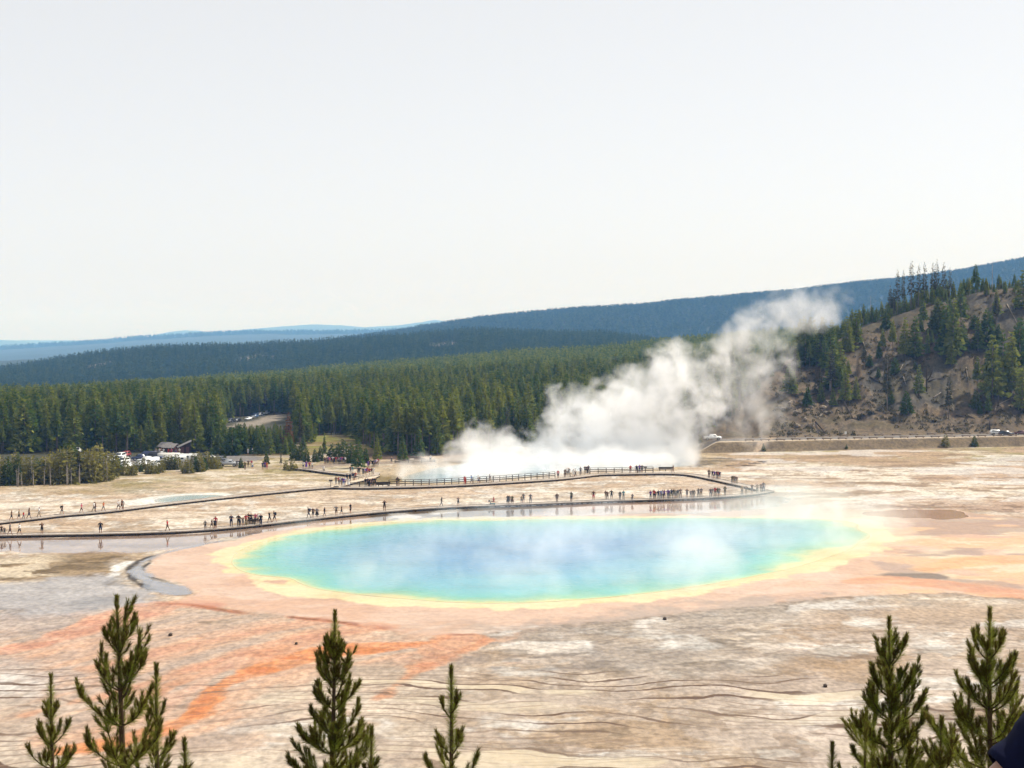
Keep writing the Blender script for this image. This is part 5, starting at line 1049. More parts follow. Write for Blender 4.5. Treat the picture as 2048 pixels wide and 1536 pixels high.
row([(23, 1041.5, 'walk', 'brown', 'black', 1.75, 90), (38, 1039.7, 'walk', 'khaki', 'black', 1.75, 90), (47, 1038.7, 'walk', 'red', 'grey', 1.25, 90), (58, 1037.6, 'walk', 'brown', 'navy', 1.8, 90), (78, 1035, 'walk', 'white', 'khaki', 1.65, 90), (124, 1029, 'pack', 'black', 'black', 1.7, 90), (163, 1026.5, 'walk', 'pink', 'brown', 1.75, 90), (188, 1024, 'walk', 'white', 'grey', 1.75, 90), (190.5, 1023.6, 'stand', 'brown', 'navy', 1.7, 60), (207, 1022.5, 'walk', 'orange', 'grey', 1.65, 90), (237, 1020, 'walk', 'white', 'black', 1.75, 90), (243, 1019.6, 'walk', 'brown', 'brown', 1.8, 90), (245.5, 1019.4, 'stand', 'grey', 'brown', 1.7)], 'on slanting walk', 'walkers on the narrow slanting boardwalk')
row([(3, 1070.5, 'stand', 'brown', 'black', 1.6), (9, 1070.5, 'stand', 'grey', 'black', 1.25), (20, 1070, 'walk', 'grey', 'brown', 1.85, 90), (39, 1069.6, 'walk', 'white', 'black', 1.7, 90), (84, 1068, 'photo', 'brown', 'black', 1.85), (201, 1066.3, 'stand', 'black', 'navy', 1.85), (335, 1062.2, 'walk', 'red', 'brown', 1.75, -90), (410.5, 1059, 'stand', 'grey', 'black', 1.5), (423.5, 1057.5, 'walk', 'brown', 'black', 1.55), (429.5, 1057, 'stand', 'black', 'black', 1.4), (431.5, 1056.6, 'hip', 'red', 'black', 1.9)], 'on lower walk', 'people on the lower boardwalk at the left')
row([(462.5, 1053.3, 'fold', 'navy', 'navy', 1.85), (477, 1052.6, 'fold', 'black', 'black', 1.85), (479.5, 1052.4, 'stand', 'brown', 'navy', 1.7), (486, 1052, 'photo', 'black', 'grey', 1.45), (492, 1051.4, 'standl', 'red', 'khaki', 1.75), (497.5, 1048.2, 'fold', 'black', 'black', 1.8), (502.5, 1047.8, 'stand', 'brown', 'black', 1.7), (510.5, 1047.2, 'stand', 'pink', 'grey', 1.65), (516, 1046.6, 'stand', 'white', 'black', 1.6), (521.5, 1050.2, 'packs', 'black', 'navy', 1.8)], 'of bench group', 'group around the black benches')
row([(539, 1045.2, 'walk', 'black', 'black', 1.85, -90), (549, 1044.4, 'pack', 'black', 'black', 1.85, -80), (617.5, 1036.8, 'pack', 'black', 'navy', 1.85, -90), (626, 1036, 'point', 'brown', 'black', 1.75), (634, 1035.6, 'dress', 'grey', 'black', 1.65), (649, 1033.6, 'walk', 'black', 'grey', 1.65, 90), (672.6, 1031, 'hip', 'grey', 'brown', 1.75), (683, 1029.6, 'walk', 'brown', 'black', 1.65, 90), (701, 1027, 'stand', 'black', 'black', 1.75, 90), (769, 1022, 'photo', 'black', 'brown', 1.85)], 'on middle lower walk', 'people strung out on the lower boardwalk')
row([(883, 1013.4, 'walkl', 'black', 'grey', 1.75, 90), (916.5, 1012.3, 'photo', 'grey', 'black', 1.75), (1015.5, 1009, 'dress', 'black', 'black', 1.75), (1018.5, 1008.8, 'stand', 'grey', 'grey', 1.7), (1024.5, 1008.3, 'dress', 'olive', 'brown', 1.6), (1043, 1006.5, 'stand', 'khaki', 'grey', 1.3), (1047, 1006.2, 'stand', 'grey', 'grey', 1.85), (1061, 1006.4, 'standl', 'grey', 'grey', 1.7), (1114, 1005, 'packs', 'brown', 'brown', 1.75), (1142.5, 1003.6, 'point', 'olive', 'black', 1.9, -60)], 'behind pool centre', 'people behind the middle of the pool')
row([(1187, 1000.4, 'stand', 'brown', 'red', 1.8), (1211.5, 999.4, 'standl', 'brown', 'khaki', 1.75), (1215, 999.2, 'stand', 'brown', 'brown', 1.5), (1223, 998.8, 'hip', 'black', 'black', 1.8), (1240, 1000.2, 'packs', 'black', 'navy', 1.7), (1247, 1000, 'standl', 'teal', 'grey', 1.8), (1265, 1000, 'sit', 'grey', 'black', 1.6)], 'beside dense crowd', 'people left of the dense crowd')
row([(1301, 998.8, 'standl', 'purple', 'black', 1.7), (1308, 998.4, 'photo', 'red', 'black', 1.85), (1310.5, 998.2, 'stand', 'brown', 'black', 1.6), (1317, 998, 'packs', 'navy', 'denim', 1.75), (1322, 997.8, 'standl', 'blue', 'grey', 1.7), (1325, 997.6, 'stand', 'white', 'navy', 1.65), (1328.5, 997.5, 'photo', 'purple', 'black', 1.75), (1336, 997.3, 'fold', 'purple', 'denim', 1.75), (1338, 997.2, 'stand', 'black', 'black', 1.6), (1343, 997, 'packs', 'navy', 'olive', 1.8), (1348, 996.9, 'photo', 'olive', 'grey', 1.85), (1352, 996.8, 'stand', 'grey', 'grey', 1.7), (1356, 996.7, 'packs', 'black', 'khaki', 1.8), (1361, 996.6, 'standl', 'brown', 'brown', 1.85), (1374, 996, 'photo', 'brown', 'brown', 1.85), (1381, 996, 'standl', 'grey', 'grey', 1.5), (1385, 995.8, 'stand', 'grey', 'khaki', 1.55), (1388, 995.6, 'standl', 'grey', 'grey', 1.55)], 'in dense crowd', 'dense crowd behind the right half of the pool')
row([(1397, 995, 'standl', 'grey', 'grey', 1.75), (1402.5, 994.7, 'standl', 'grey', 'khaki', 1.8), (1421, 994, 'packs', 'brown', 'grey', 1.75), (1425, 993.7, 'stand', 'grey', 'khaki', 1.75), (1430, 993.4, 'standl', 'red', 'brown', 1.85), (1435, 993.2, 'stand', 'olive', 'grey', 1.75), (1438.5, 993, 'stand', 'grey', 'grey', 1.7), (1450, 992, 'fold', 'olive', 'brown', 1.85)], 'right of dense crowd', 'people right of the dense crowd')
row([(1484, 990.2, 'standl', 'khaki', 'grey', 1.85), (1492, 989, 'photo', 'grey', 'khaki', 1.75), (1504, 987, 'photo', 'black', 'grey', 1.8), (1514.5, 986, 'standl', 'khaki', 'grey', 1.8), (1522, 984.6, 'fold', 'brown', 'brown', 1.8), (1527, 984.2, 'standl', 'grey', 'denim', 1.95)], 'at right bend', 'people at the right-hand bend of the boardwalk')
row([(1418, 956.5, 'standl', 'brown', 'brown', 1.85), (1425, 957, 'stand', 'black', 'grey', 1.75), (1429, 957.2, 'stand', 'purple', 'grey', 1.7), (1434, 957.6, 'packs', 'brown', 'navy', 1.8), (1437, 958, 'stand', 'red', 'black', 1.7), (1439.5, 958.4, 'stand', 'navy', 'grey', 1.7), (1464, 967, 'standl', 'khaki', 'grey', 1.7), (1466.5, 967.2, 'stand', 'olive', 'khaki', 1.75), (1469.8, 967.4, 'stand', 'brown', 'grey', 1.7), (1473.5, 967.8, 'standl', 'brown', 'khaki', 1.6)], 'on right return', 'people on the returning boardwalk')
row([(1261, 945.6, 'stand', 'red', 'brown'), (1273, 945.6, 'stand', 'navy', 'black'), (1279, 945.5, 'packs', 'purple', 'navy', 1.85), (1284, 945.4, 'stand', 'black', 'black'), (1346, 945.4, 'walk', 'brown', 'brown', 1.75, 90)], 'by short railing', 'people at the short dark railing')
row([(1116, 956.4, 'stand', 'red', 'navy'), (1130, 955, 'standl', 'brown', 'brown', 1.75), (1134, 951.6, 'stand', 'white', 'grey', 1.7), (1137.5, 951.4, 'stand', 'black', 'grey', 1.75), (1147, 953.6, 'stand', 'white', 'white', 1.75), (1151, 953.2, 'walk', 'white', 'grey', 1.7), (1161, 949.4, 'standl', 'grey', 'navy', 1.75), (1170, 947.5, 'fold', 'black', 'black', 1.8), (1173.5, 947.3, 'packs', 'brown', 'black', 1.75), (1177, 947, 'standl', 'navy', 'black', 1.8)], 'at steam bend', 'people at the bend in front of the steam')
row([(795, 972.2, 'pack', 'brown', 'black', 1.9, 0), (797.5, 972.5, 'stand', 'olive', 'khaki', 1.7), (929.5, 969.4, 'standl', 'red', 'red', 1.85), (943, 967.4, 'walk', 'blue', 'grey', 1.7, -90), (957, 967, 'walk', 'white', 'navy', 1.8, -90), (980, 964.8, 'walk', 'grey', 'khaki', 1.7)], 'by long railing', 'people along the long dark railing')
row([(731, 973.2, 'packs', 'black', 'grey'), (735.6, 973, 'stand', 'navy', 'black'), (738.5, 973.2, 'standl', 'black', 'black'), (742, 973, 'stand', 'brown', 'navy'), (745.5, 972.8, 'packs', 'navy', 'black'), (750, 972.6, 'stand', 'black', 'black')], 'in dark crowd', 'dark clothed crowd at the left end of the railing')
row([(672, 969.5, 'standl', 'brown', 'grey'), (678, 970, 'packs', 'red', 'black'), (681, 970.8, 'stand', 'white', 'grey'), (684.5, 971.4, 'stand', 'navy', 'khaki'), (687, 972, 'standl', 'purple', 'blue'), (690, 971, 'stand', 'white', 'denim'), (697, 973.2, 'dress', 'white', 'white', 1.65), (694, 963.4, 'stand', 'black', 'black'), (700, 962.6, 'packs', 'black', 'black'), (705.6, 961, 'stand', 'navy', 'grey'), (708, 960.6, 'stand', 'black', 'navy'), (711, 960.2, 'stand', 'red', 'black')], 'at left junction', 'people where the left boardwalks meet')
row([(701, 947.6, 'standl', 'brown', 'grey'), (705, 948, 'stand', 'teal', 'white'), (716, 949.5, 'stand', 'grey', 'brown'), (718.5, 949.8, 'stand', 'black', 'grey'), (726, 950.5, 'packs', 'black', 'grey'), (729, 950.5, 'stand', 'white', 'navy'), (732, 951, 'stand', 'purple', 'khaki'), (734.5, 950, 'standl', 'red', 'red'), (739, 951.5, 'stand', 'red', 'denim'), (743, 951, 'stand', 'brown', 'black'), (746.5, 950, 'stand', 'white', 'white')], 'at crater corner', 'people at the crater viewing corner')
row([(736, 935.5, 'stand', 'purple', 'purple'), (739, 934.5, 'stand', 'brown', 'navy'), (745, 934, 'packs', 'black', 'black'), (748, 933.5, 'stand', 'grey', 'navy'), (750.5, 933, 'stand', 'purple', 'grey'), (753, 932.5, 'stand', 'white', 'brown'), (755.5, 931, 'stand', 'red', 'grey'), (783, 927.6, 'stand', 'grey', 'grey'), (861, 924, 'stand', 'white', 'black')], 'behind crater corner', 'people on the path behind the crater corner', z=.003)
row([(650 + i * 3.1, 928.6 - (i % 3) * .9, ('stand', 'standl', 'packs', 'fold')[i % 4], ('brown', 'white', 'purple', 'red', 'navy', 'grey', 'black', 'pink')[(i * 5) % 8], ('grey', 'black', 'navy', 'khaki')[i % 4]) for i in range(14)], 'of waiting crowd', 'waiting crowd on the path by the meadow', z=.003)
row([(606.7, 937.8, 'stand', 'white', 'navy'), (612.6, 937.4, 'dress', 'purple', 'purple', 1.75), (619, 937.8, 'standl', 'red', 'brown'), (624.5, 938.6, 'stand', 'white', 'grey'), (646.5, 942.5, 'sit', 'white', 'black', 1.7)], 'near olive bushes', 'people at the far end of the short boardwalk', z=.5)
row([(474, 934.5, 'stand', 'black', 'grey'), (479, 934.5, 'standl', 'navy', 'black'), (490, 940, 'standl', 'olive', 'brown', 1.9), (496.6, 934.5, 'stand', 'brown', 'brown'), (503, 934.2, 'standl', 'red', 'brown'), (505, 938.5, 'stand', 'white', 'blue'), (525.6, 939, 'stand', 'navy', 'black'), (530, 938, 'dress', 'purple', 'navy'), (534, 939.4, 'stand', 'orange', 'pink')], 'on parking path', 'people on the path from the car park', z=.003)
row([(496, 909.6, 'stand', 'white', 'white'), (505, 908.8, 'walk', 'white', 'khaki'), (544, 908, 'stand', 'grey', 'white')], 'on far lane', 'people walking on the far lane', z=.003)
row([(312, 910, 'stand', 'khaki', 'black'), (319, 909.6, 'stand', 'white', 'khaki'), (322, 910, 'walk', 'brown', 'brown'), (327, 909.8, 'stand', 'white', 'grey'), (337, 909.8, 'stand', 'red', 'red'), (343, 909.6, 'stand', 'pink', 'red'), (352, 909.6, 'stand', 'grey', 'purple'), (359, 909.2, 'stand', 'white', 'khaki')], 'by the huts', 'people waiting by the dark huts', z=.003)
# red mobility scooter with its rider
def scooter():
    p = at(985, 1009, DZ + .003); t = empty('mobility_scooter', p, R(90), 'mobility scooter with a grey base rolling along the lower boardwalk', 'scooter'); b = MB()
    b.box((0, 0, .22), (.5, 1.1, .12)); b.tube([(0, -.45, .25), (0, -.58, .95)], .04, 6); b.build('base', CL['teal'], t); b = MB(); b.box((0, .22, .55), (.46, .44, .1)); b.box((0, .45, .85), (.44, .08, .6)); b.build('seat', CL['red'], t)
    b = MB(); b.tube([(-.28, -.56, .98), (.28, -.56, .98)], .03, 6); b.build('handlebar', CL['black'], t); b = MB(); b.box((0, -.72, .72), (.38, .28, .26)); b.build('basket', CL['black'], t)
    for x in (-.24, .24):
        for y_ in (-.48, .42): b = MB(); b.tube([(x - .05, y_, .125), (x + .05, y_, .125)], .125, 10); b.build('wheel', SHOE, t)
    o = person(985.6, 1009, 'sit', 'red', 'brown', 'riding the mobility scooter', None, 1.7, -90); o.location = p + Vector((.25, 0, .12)); o.rotation_euler = (0, 0, R(-90)); t.rotation_euler = (0, 0, R(-90))
scooter()

# ---------------------------------------------------------------- vehicles
GLASS = mat('dark_window_glass', (.012, .016, .02), .08, .5); TYRE = mat('tyre_rubber', (.02, .02, .02), .9); RIM = mat('wheel_rim', (.45, .45, .46), .4, .5, 0, 1, .6); LAMPG = mat('lamp_glass', (.7, .7, .68), .2, .5); LAMPR = mat('tail_lamp', (.35, .02, .02), .3)
PAINT = {k: mat('paint_' + k, c, .3, .5, coat=.6) for k, c in dict(white=(.78, .78, .76), black=(.012, .012, .016), navy=(.018, .026, .08), silver=(.42, .43, .44), grey=(.13, .135, .14), red=(.32, .03, .03), maroon=(.07, .014, .022), blue=(.07, .13, .26), cream=(.72, .69, .62)).items()}
PROFILES = {  # side profile front to back in x,z; window band
 'suv': ([(-2.3, .35), (-2.35, .75), (-2.2, .95), (-1.15, 1.08), (-.45, 1.68), (1.75, 1.74), (2.2, 1.1), (2.3, .9), (2.3, .35)], [(-.98, 1.10), (-.42, 1.60), (1.62, 1.64), (1.98, 1.12)], 1.85),
 'sedan': ([(-2.3, .3), (-2.35, .62), (-2.2, .80), (-1.05, .95), (-.3, 1.42), (.95, 1.45), (1.7, 1.0), (2.25, .95), (2.32, .6), (2.3, .3)], [(-.9, .97), (-.26, 1.36), (.9, 1.38), (1.5, 1.0)], 1.75),
 'pickup': ([(-2.8, .45), (-2.85, .85), (-2.7, 1.1), (-1.45, 1.2), (-.85, 1.82), (.75, 1.85), (.95, 1.22), (2.75, 1.22), (2.8, .55), (2.7, .45)], [(-1.25, 1.22), (-.82, 1.74), (.68, 1.76), (.76, 1.24)], 1.95),
 'van': ([(-2.6, .35), (-2.65, .8), (-2.4, 1.1), (-1.9, 1.25), (-1.3, 2.1), (2.5, 2.2), (2.6, 1.1), (2.6, .35)], [(-1.75, 1.28), (-1.25, 1.95), (-.3, 1.98), (-.3, 1.28)], 1.95),
 'rv': ([(-4.2, .45), (-4.25, .95), (-3.6, 1.25), (-3.0, 1.9), (-3.9, 2.1), (-3.8, 3.0), (-2.8, 3.15), (4.1, 3.15), (4.2, 2.9), (4.2, .6), (4.0, .45)], [(-3.4, 1.28), (-2.9, 1.85), (-2.1, 1.85), (-2.1, 1.28)], 2.4)}
VN = {'suv': 'parked_car', 'sedan': 'parked_car', 'pickup': 'pickup_truck', 'van': 'van', 'rv': 'motorhome'}; VC = {'suv': 'car', 'sedan': 'car', 'pickup': 'pickup', 'van': 'van', 'rv': 'motorhome'}
VM = {}
def vehicle(kd, paint, loc, rz, label, group=None):
    prof_, win, wd = PROFILES[kd]; t = empty(VN[kd], loc, rz, label, VC[kd], group)
    if kd not in VM:
        b = MB(); b.prism(prof_, -wd / 2, wd / 2); me = b.data(kd + '_body', [PAINT['white']]); bm = bmesh.new(); bm.from_mesh(me)
        for v in bm.verts:
            if v.co.z > win[0][1] + .05: v.co.y *= .84
        bmesh.ops.bevel(bm, geom=bm.edges[:], offset=.06, segments=2, affect='EDGES'); bm.to_mesh(me); bm.free(); me.polygons.foreach_set('use_smooth', np.ones(len(me.polygons), bool))
        parts = []
        for s_ in (-1, 1):
            b = MB(); w2 = wd / 2 * s_; mid = sum(p[0] for p in win) / 4
            ys = [w2 * (1 - .16 * min(1, max(0, (p[1] - win[0][1]) / .08))) + .012 * s_ for p in win]; b.poly([(p[0], y_, p[1]) for p, y_ in zip(win, ys)] , [(0, 1, 2, 3)]); parts.append(('side_window', b.data(kd + '_window', [GLASS])))
        a0, a1 = win[0], win[1]; b = MB(); b.poly([(a0[0] - .20, -wd * .42, a0[1] + .02), (a0[0] - .20, wd * .42, a0[1] + .02), (a1[0] - .10, wd * .38, a1[1] + .02), (a1[0] - .10, -wd * .38, a1[1] + .02)], [(0, 1, 2, 3)]); parts.append(('windscreen', b.data(kd + '_screen', [GLASS])))
        wb = {'suv': 1.4, 'sedan': 1.4, 'pickup': 1.75, 'van': 1.6, 'rv': 2.5}[kd]; wr = {'suv': .37, 'sedan': .33, 'pickup': .42, 'van': .36, 'rv': .42}[kd]; b = MB(); b.tube([(0, -.12, 0), (0, .12, 0)], wr, 16); wm = b.data('wheel_tyre', [TYRE]); b = MB(); b.tube([(0, -.13, 0), (0, .13, 0)], wr * .6, 12); rm = b.data('wheel_rim', [RIM])
        hl = []
        fx = prof_[1][0]; bx = prof_[-2][0]
        for s_ in (-1, 1): b = MB(); b.box((fx + .06, s_ * wd * .36, prof_[1][1]), (.1, .3, .16)); hl.append(('headlight', b.data('headlight', [LAMPG]))); b = MB(); b.box((bx - .02, s_ * wd * .4, prof_[1][1] + .1), (.08, .16, .26)); hl.append(('tail_light', b.data('tail_light', [LAMPR])))
        ex = []
        if kd == 'rv':
            for s_ in (-1, 1):
                for x in (-1.0, .9, 2.8): b = MB(); b.box((x, s_ * (wd / 2 + .01), 2.05), (.95, .04, .6)); ex.append(('side_window', b.data('rv_window', [GLASS])))
            for x in (-1.5, 1.6): b = MB(); b.box((x, 0, 3.28), (.8, .7, .24)); ex.append(('roof_unit', b.data('roof_unit', [PAINT['cream']])))
        VM[kd] = (me, parts + hl + ex, wm, rm, wb, wr, wd)
    me, parts, wm, rm, wb, wr, wd = VM[kd]
    if kd == 'rv': t.scale = (.78, .8, .70)
    o = link('body', me, t); o.material_slots[0].link = 'OBJECT'; o.material_slots[0].material = PAINT[paint]
    for nm, pm in parts: link(nm, pm, t)
    for x in (-wb, wb):
        for s_ in (-1, 1): q = link('wheel', wm, t, (x, s_ * (wd / 2 - .1), wr)); link('rim', rm, q)
    return t
def veh_px(kd, paint, px, py, rz, label, group=None, z=.01, surf=False):
    p = at(px, py, z)
    if surf:
        for _ in range(25): p = at(px, py, float(terrain(np.array([p.x]), np.array([p.y]))[0]))
    return vehicle(kd, paint, p, R(rz), label, group)
for a in [('suv', 'white', 240, 917, 80, 'white car at the left end of the car park, highest in its column'), ('suv', 'red', 251, 914, 85, 'dark red car behind the white ones at the left end of the car park'), ('sedan', 'white', 243, 922, 78, 'white low car second down in the left column of the car park'), ('suv', 'white', 247, 927, 76, 'white car third down in the left column of the car park'), ('sedan', 'silver', 250, 932, 76, 'silver car fourth down in the left column of the car park'), ('sedan', 'white', 252, 937, 74, 'white car lowest in the left column of the car park'),
          ('pickup', 'navy', 282, 921, 20, 'dark blue pickup behind the white car with the rounded roof'), ('suv', 'white', 290, 925.5, 12, 'white car right in front of the dark blue pickup'), ('van', 'white', 300, 930, 40, 'white boxy van in the middle of the car park'), ('suv', 'navy', 312, 924.5, 8, 'long dark blue car behind the white van'), ('van', 'navy', 296, 917, 5, 'dark blue van at the back of the car park'), ('van', 'black', 309, 917.5, 5, 'black van beside the dark blue van at the back of the car park'),
          ('sedan', 'white', 281, 933, 30, 'white car at the front left of the white van'), ('sedan', 'white', 310, 936, 28, 'white car nearest the olive bushes in the car park'), ('suv', 'silver', 318, 932, 28, 'silver car at the front right of the white van'), ('rv', 'cream', 337, 921, 4, 'cream motorhome, left one at the back of the car park'), ('rv', 'white', 349, 926.5, 8, 'white motorhome standing in front of the others'), ('rv', 'white', 372, 923, -4, 'white motorhome at the right end of the car park'), ('sedan', 'white', 417, 920, 60, 'white car half hidden by pines at the right end of the car park'),
          ('sedan', 'grey', 440, 922.5, 176, 'dark grey car driving on the lane by the meadow'), ('pickup', 'silver', 457, 932.5, 178, 'silver pickup parked at the start of the boardwalk path'), ('suv', 'white', 146, 906, 30, 'white vehicle glimpsed between the pines at the far left'), ('suv', 'white', 215, 925, 40, 'white car glimpsed over the olive thicket')]: veh_px(*a)
for i, a in enumerate([('suv', 'black', 459, 845, 80, 'black car at the left end of the glade'), ('suv', 'black', 473, 844, 60, 'black car second from the left in the glade'), ('sedan', 'white', 496, 840, 75, 'white low car first in the slanting row in the glade'), ('sedan', 'grey', 503, 837.5, 75, 'grey car second in the slanting row in the glade'), ('suv', 'blue', 510, 835, 72, 'blue car in the slanting row in the glade'), ('suv', 'grey', 519, 832, 72, 'grey tall car fourth in the slanting row in the glade'), ('suv', 'white', 531, 829, 60, 'tall white car standing out in the slanting row in the glade'), ('suv', 'navy', 543, 827, 55, 'dark blue car last in the slanting row in the glade')]): veh_px(*a, surf=True)
RD = [('suv', 'white', 1994, 869.5, 180, 'white car parked on the road below the hill'), ('suv', 'black', 2012, 871.5, 180, 'small black car parked in front of the white car on the road'), ('sedan', 'maroon', 2042, 869.5, 0, 'dark maroon car parked at the right edge on the road'), ('pickup', 'white', 1425, 880, 180, 'white open vehicle on the road inside the drifting steam')]
for kd, pt, px_, py_, rz_, lb in RD: veh_px(kd, pt, px_, py_, rz_, lb, None, 2.92)
# ---------------------------------------------------------------- huts
def hut(px, py, w_, d_, h_, rh, rz, label, lean_to=False):
    t = empty('hut', at(px, py, 0), R(rz), label, 'hut'); wl = mat('hut_boards', (.055, .03, .026), .9, .1, .3, 2); rf = mat('hut_roof', (.20, .185, .175), .85, .1, .2, 2)
    b = MB(); b.prism([(-w_ / 2, 0), (-w_ / 2, h_), (0, h_ + rh) if not lean_to else (-w_ / 2 + .01, h_), (w_ / 2, h_ + (rh if lean_to else 0)), (w_ / 2, 0)], -d_ / 2, d_ / 2); b.build('wall', wl, t)
    b = MB()
    if lean_to: b.prism([(-w_ / 2 - .5, h_ - .1), (w_ / 2 + .4, h_ + rh + .12), (w_ / 2 + .4, h_ + rh + .3), (-w_ / 2 - .5, h_ + .08)], -d_ / 2 - .5, d_ / 2 + .5)
    else:
        for s_ in (-1, 1): b.prism([(0, h_ + rh + .03), (s_ * (w_ / 2 + .5), h_ - .12), (s_ * (w_ / 2 + .5), h_ + .06), (0, h_ + rh + .21)], -d_ / 2 - .5, d_ / 2 + .5)
    b.build('roof', rf, t)
    for x in (-w_ * .22, w_ * .22): b = MB(); b.box((x, -d_ / 2 - .03, 1.05), (.95, .08, 2.05)); b.build('door', mat('hut_door', (.12, .045, .04), .8), t)
hut(334, 905, 3.6, 3.2, 1.9, 1.1, 62, 'small dark hut with a grey pitched roof, left of the pair'); hut(343.5, 905.6, 3.8, 3.4, 1.7, 1.0, 68, 'small dark hut with a grey pitched roof, right of the pair'); hut(369, 906.5, 3.4, 3.6, 1.9, 1.7, 18, 'dark hut with a steep single slope roof standing apart', True)
print('PEOPLE', PCOUNT, {k: round(max(v.co.z for v in m.vertices), 2) for k, m in BODY.items()}, {k: round(min(v.co.z for v in m.vertices), 2) for k, m in BODY.items()})
# ---------------------------------------------------------------- the pines in front of the viewpoint
NEEDLE = foliage_mat('fresh_needles', (.11, .15, .020), (.33, .34, .060), .5); TIPN = foliage_mat('tip_needles', (.080, .060, .020), (.14, .10, .03), .2); TWIG = mat('pine_twig', (.075, .048, .03), .9, .1, .3, 8)
def needles(r, A_, B_, n, ln, spread, wd=.0034):
    """needles round the twig from A_ to B_, swept towards its tip"""
    a, b = np.array(A_), np.array(B_); d = (b - a); L_ = np.linalg.norm(d); d = d / L_; s = r.random(n)
    e1 = np.cross(d, (0.3, .9, .2)); e1 /= np.linalg.norm(e1); e2 = np.cross(d, e1); an = r.random(n) * 6.283
    o = np.cos(an)[:, None] * e1 + np.sin(an)[:, None] * e2; k = np.radians(spread + r.normal(0, 9, n))[:, None]
    nd = d * np.cos(k) + o * np.sin(k); nd += np.array([0, 0, .10]); nd /= np.linalg.norm(nd, axis=1, keepdims=True)
    p = a + d * (s * L_)[:, None] + o * .006; l = (ln * (.75 + .4 * r.random(n)))[:, None]; w_ = np.cross(nd, r.normal(0, 1, (n, 3))); w_ /= np.linalg.norm(w_, axis=1, keepdims=True)
    V = np.stack([p - w_ * wd * .5, p + w_ * wd * .5, p + nd * l * .7 + w_ * wd * .4, p + nd * l], 1).reshape(-1, 3); return V, np.arange(4 * n).reshape(n, 4), np.repeat(np.clip(.4 + r.normal(0, .25, n), 0, 1), 4)
class Shoot:
    def __init__(s): s.V, s.F, s.T, s.M, s.k = [], [], [], [], 0
    def add(s, q, m):
        V, Fq, t = q; s.V.append(V); s.F.append(Fq + s.k); s.T.append(t); s.M.append(np.full(len(Fq), m)); s.k += len(V)
    def wood(s, pts, r0, r1):
        b = MB(); n = len(pts); b.tube(pts, [r0 + (r1 - r0) * i / (n - 1) for i in range(n)], 5, cap=False); Fq = np.array(b.F); s.add((np.array(b.V), Fq, np.zeros(len(b.V))), 0)
    def obj(s, name, parent):
        me = mesh_np(name, np.vstack(s.V), np.vstack(s.F), [TWIG, NEEDLE, TIPN], np.concatenate(s.M)); a = me.attributes.new('tint', 'FLOAT', 'POINT'); a.data.foreach_set('value', np.concatenate(s.T).astype(np.float32)); return link(name, me, parent)
def brush(sh, r, pts, dens, ln, bare=0.0, tip=True, tl=.13):
    """clothe a twig: old needles spread, the new growth at its end tight and brown"""
    P = [np.array(p) for p in pts]; seg = [np.linalg.norm(b - a) for a, b in zip(P[:-1], P[1:])]; tot = sum(seg); acc = 0
    for (a, b), l in zip(zip(P[:-1], P[1:]), seg):
        f0 = acc / tot; acc += l; f1 = acc / tot
        if f1 <= bare: continue
        istip = tip and acc > tot - tl
        if istip: sh.add(needles(r, a, b, int(l * dens * 1.5), ln * .62, 22, .005), 2); sh.add(needles(r, a, b, int(l * dens * .7), ln * .75, 34), 1)
        else: sh.add(needles(r, a, b, int(l * dens), ln, 60 - 12 * f1), 1)
def limb(p, az, up0, up1, length, n=7):
    """a branch that leaves at angle up0 above level and curves to up1"""
    pts = [Vector(p)]; st = length / n
    for i in range(n):
        u = R(up0 + (up1 - up0) * ((i + .5) / n) ** 1.3); pts.append(pts[-1] + Vector((math.cos(az) * math.cos(u), math.sin(az) * math.cos(u), math.sin(u))) * st)
    return pts
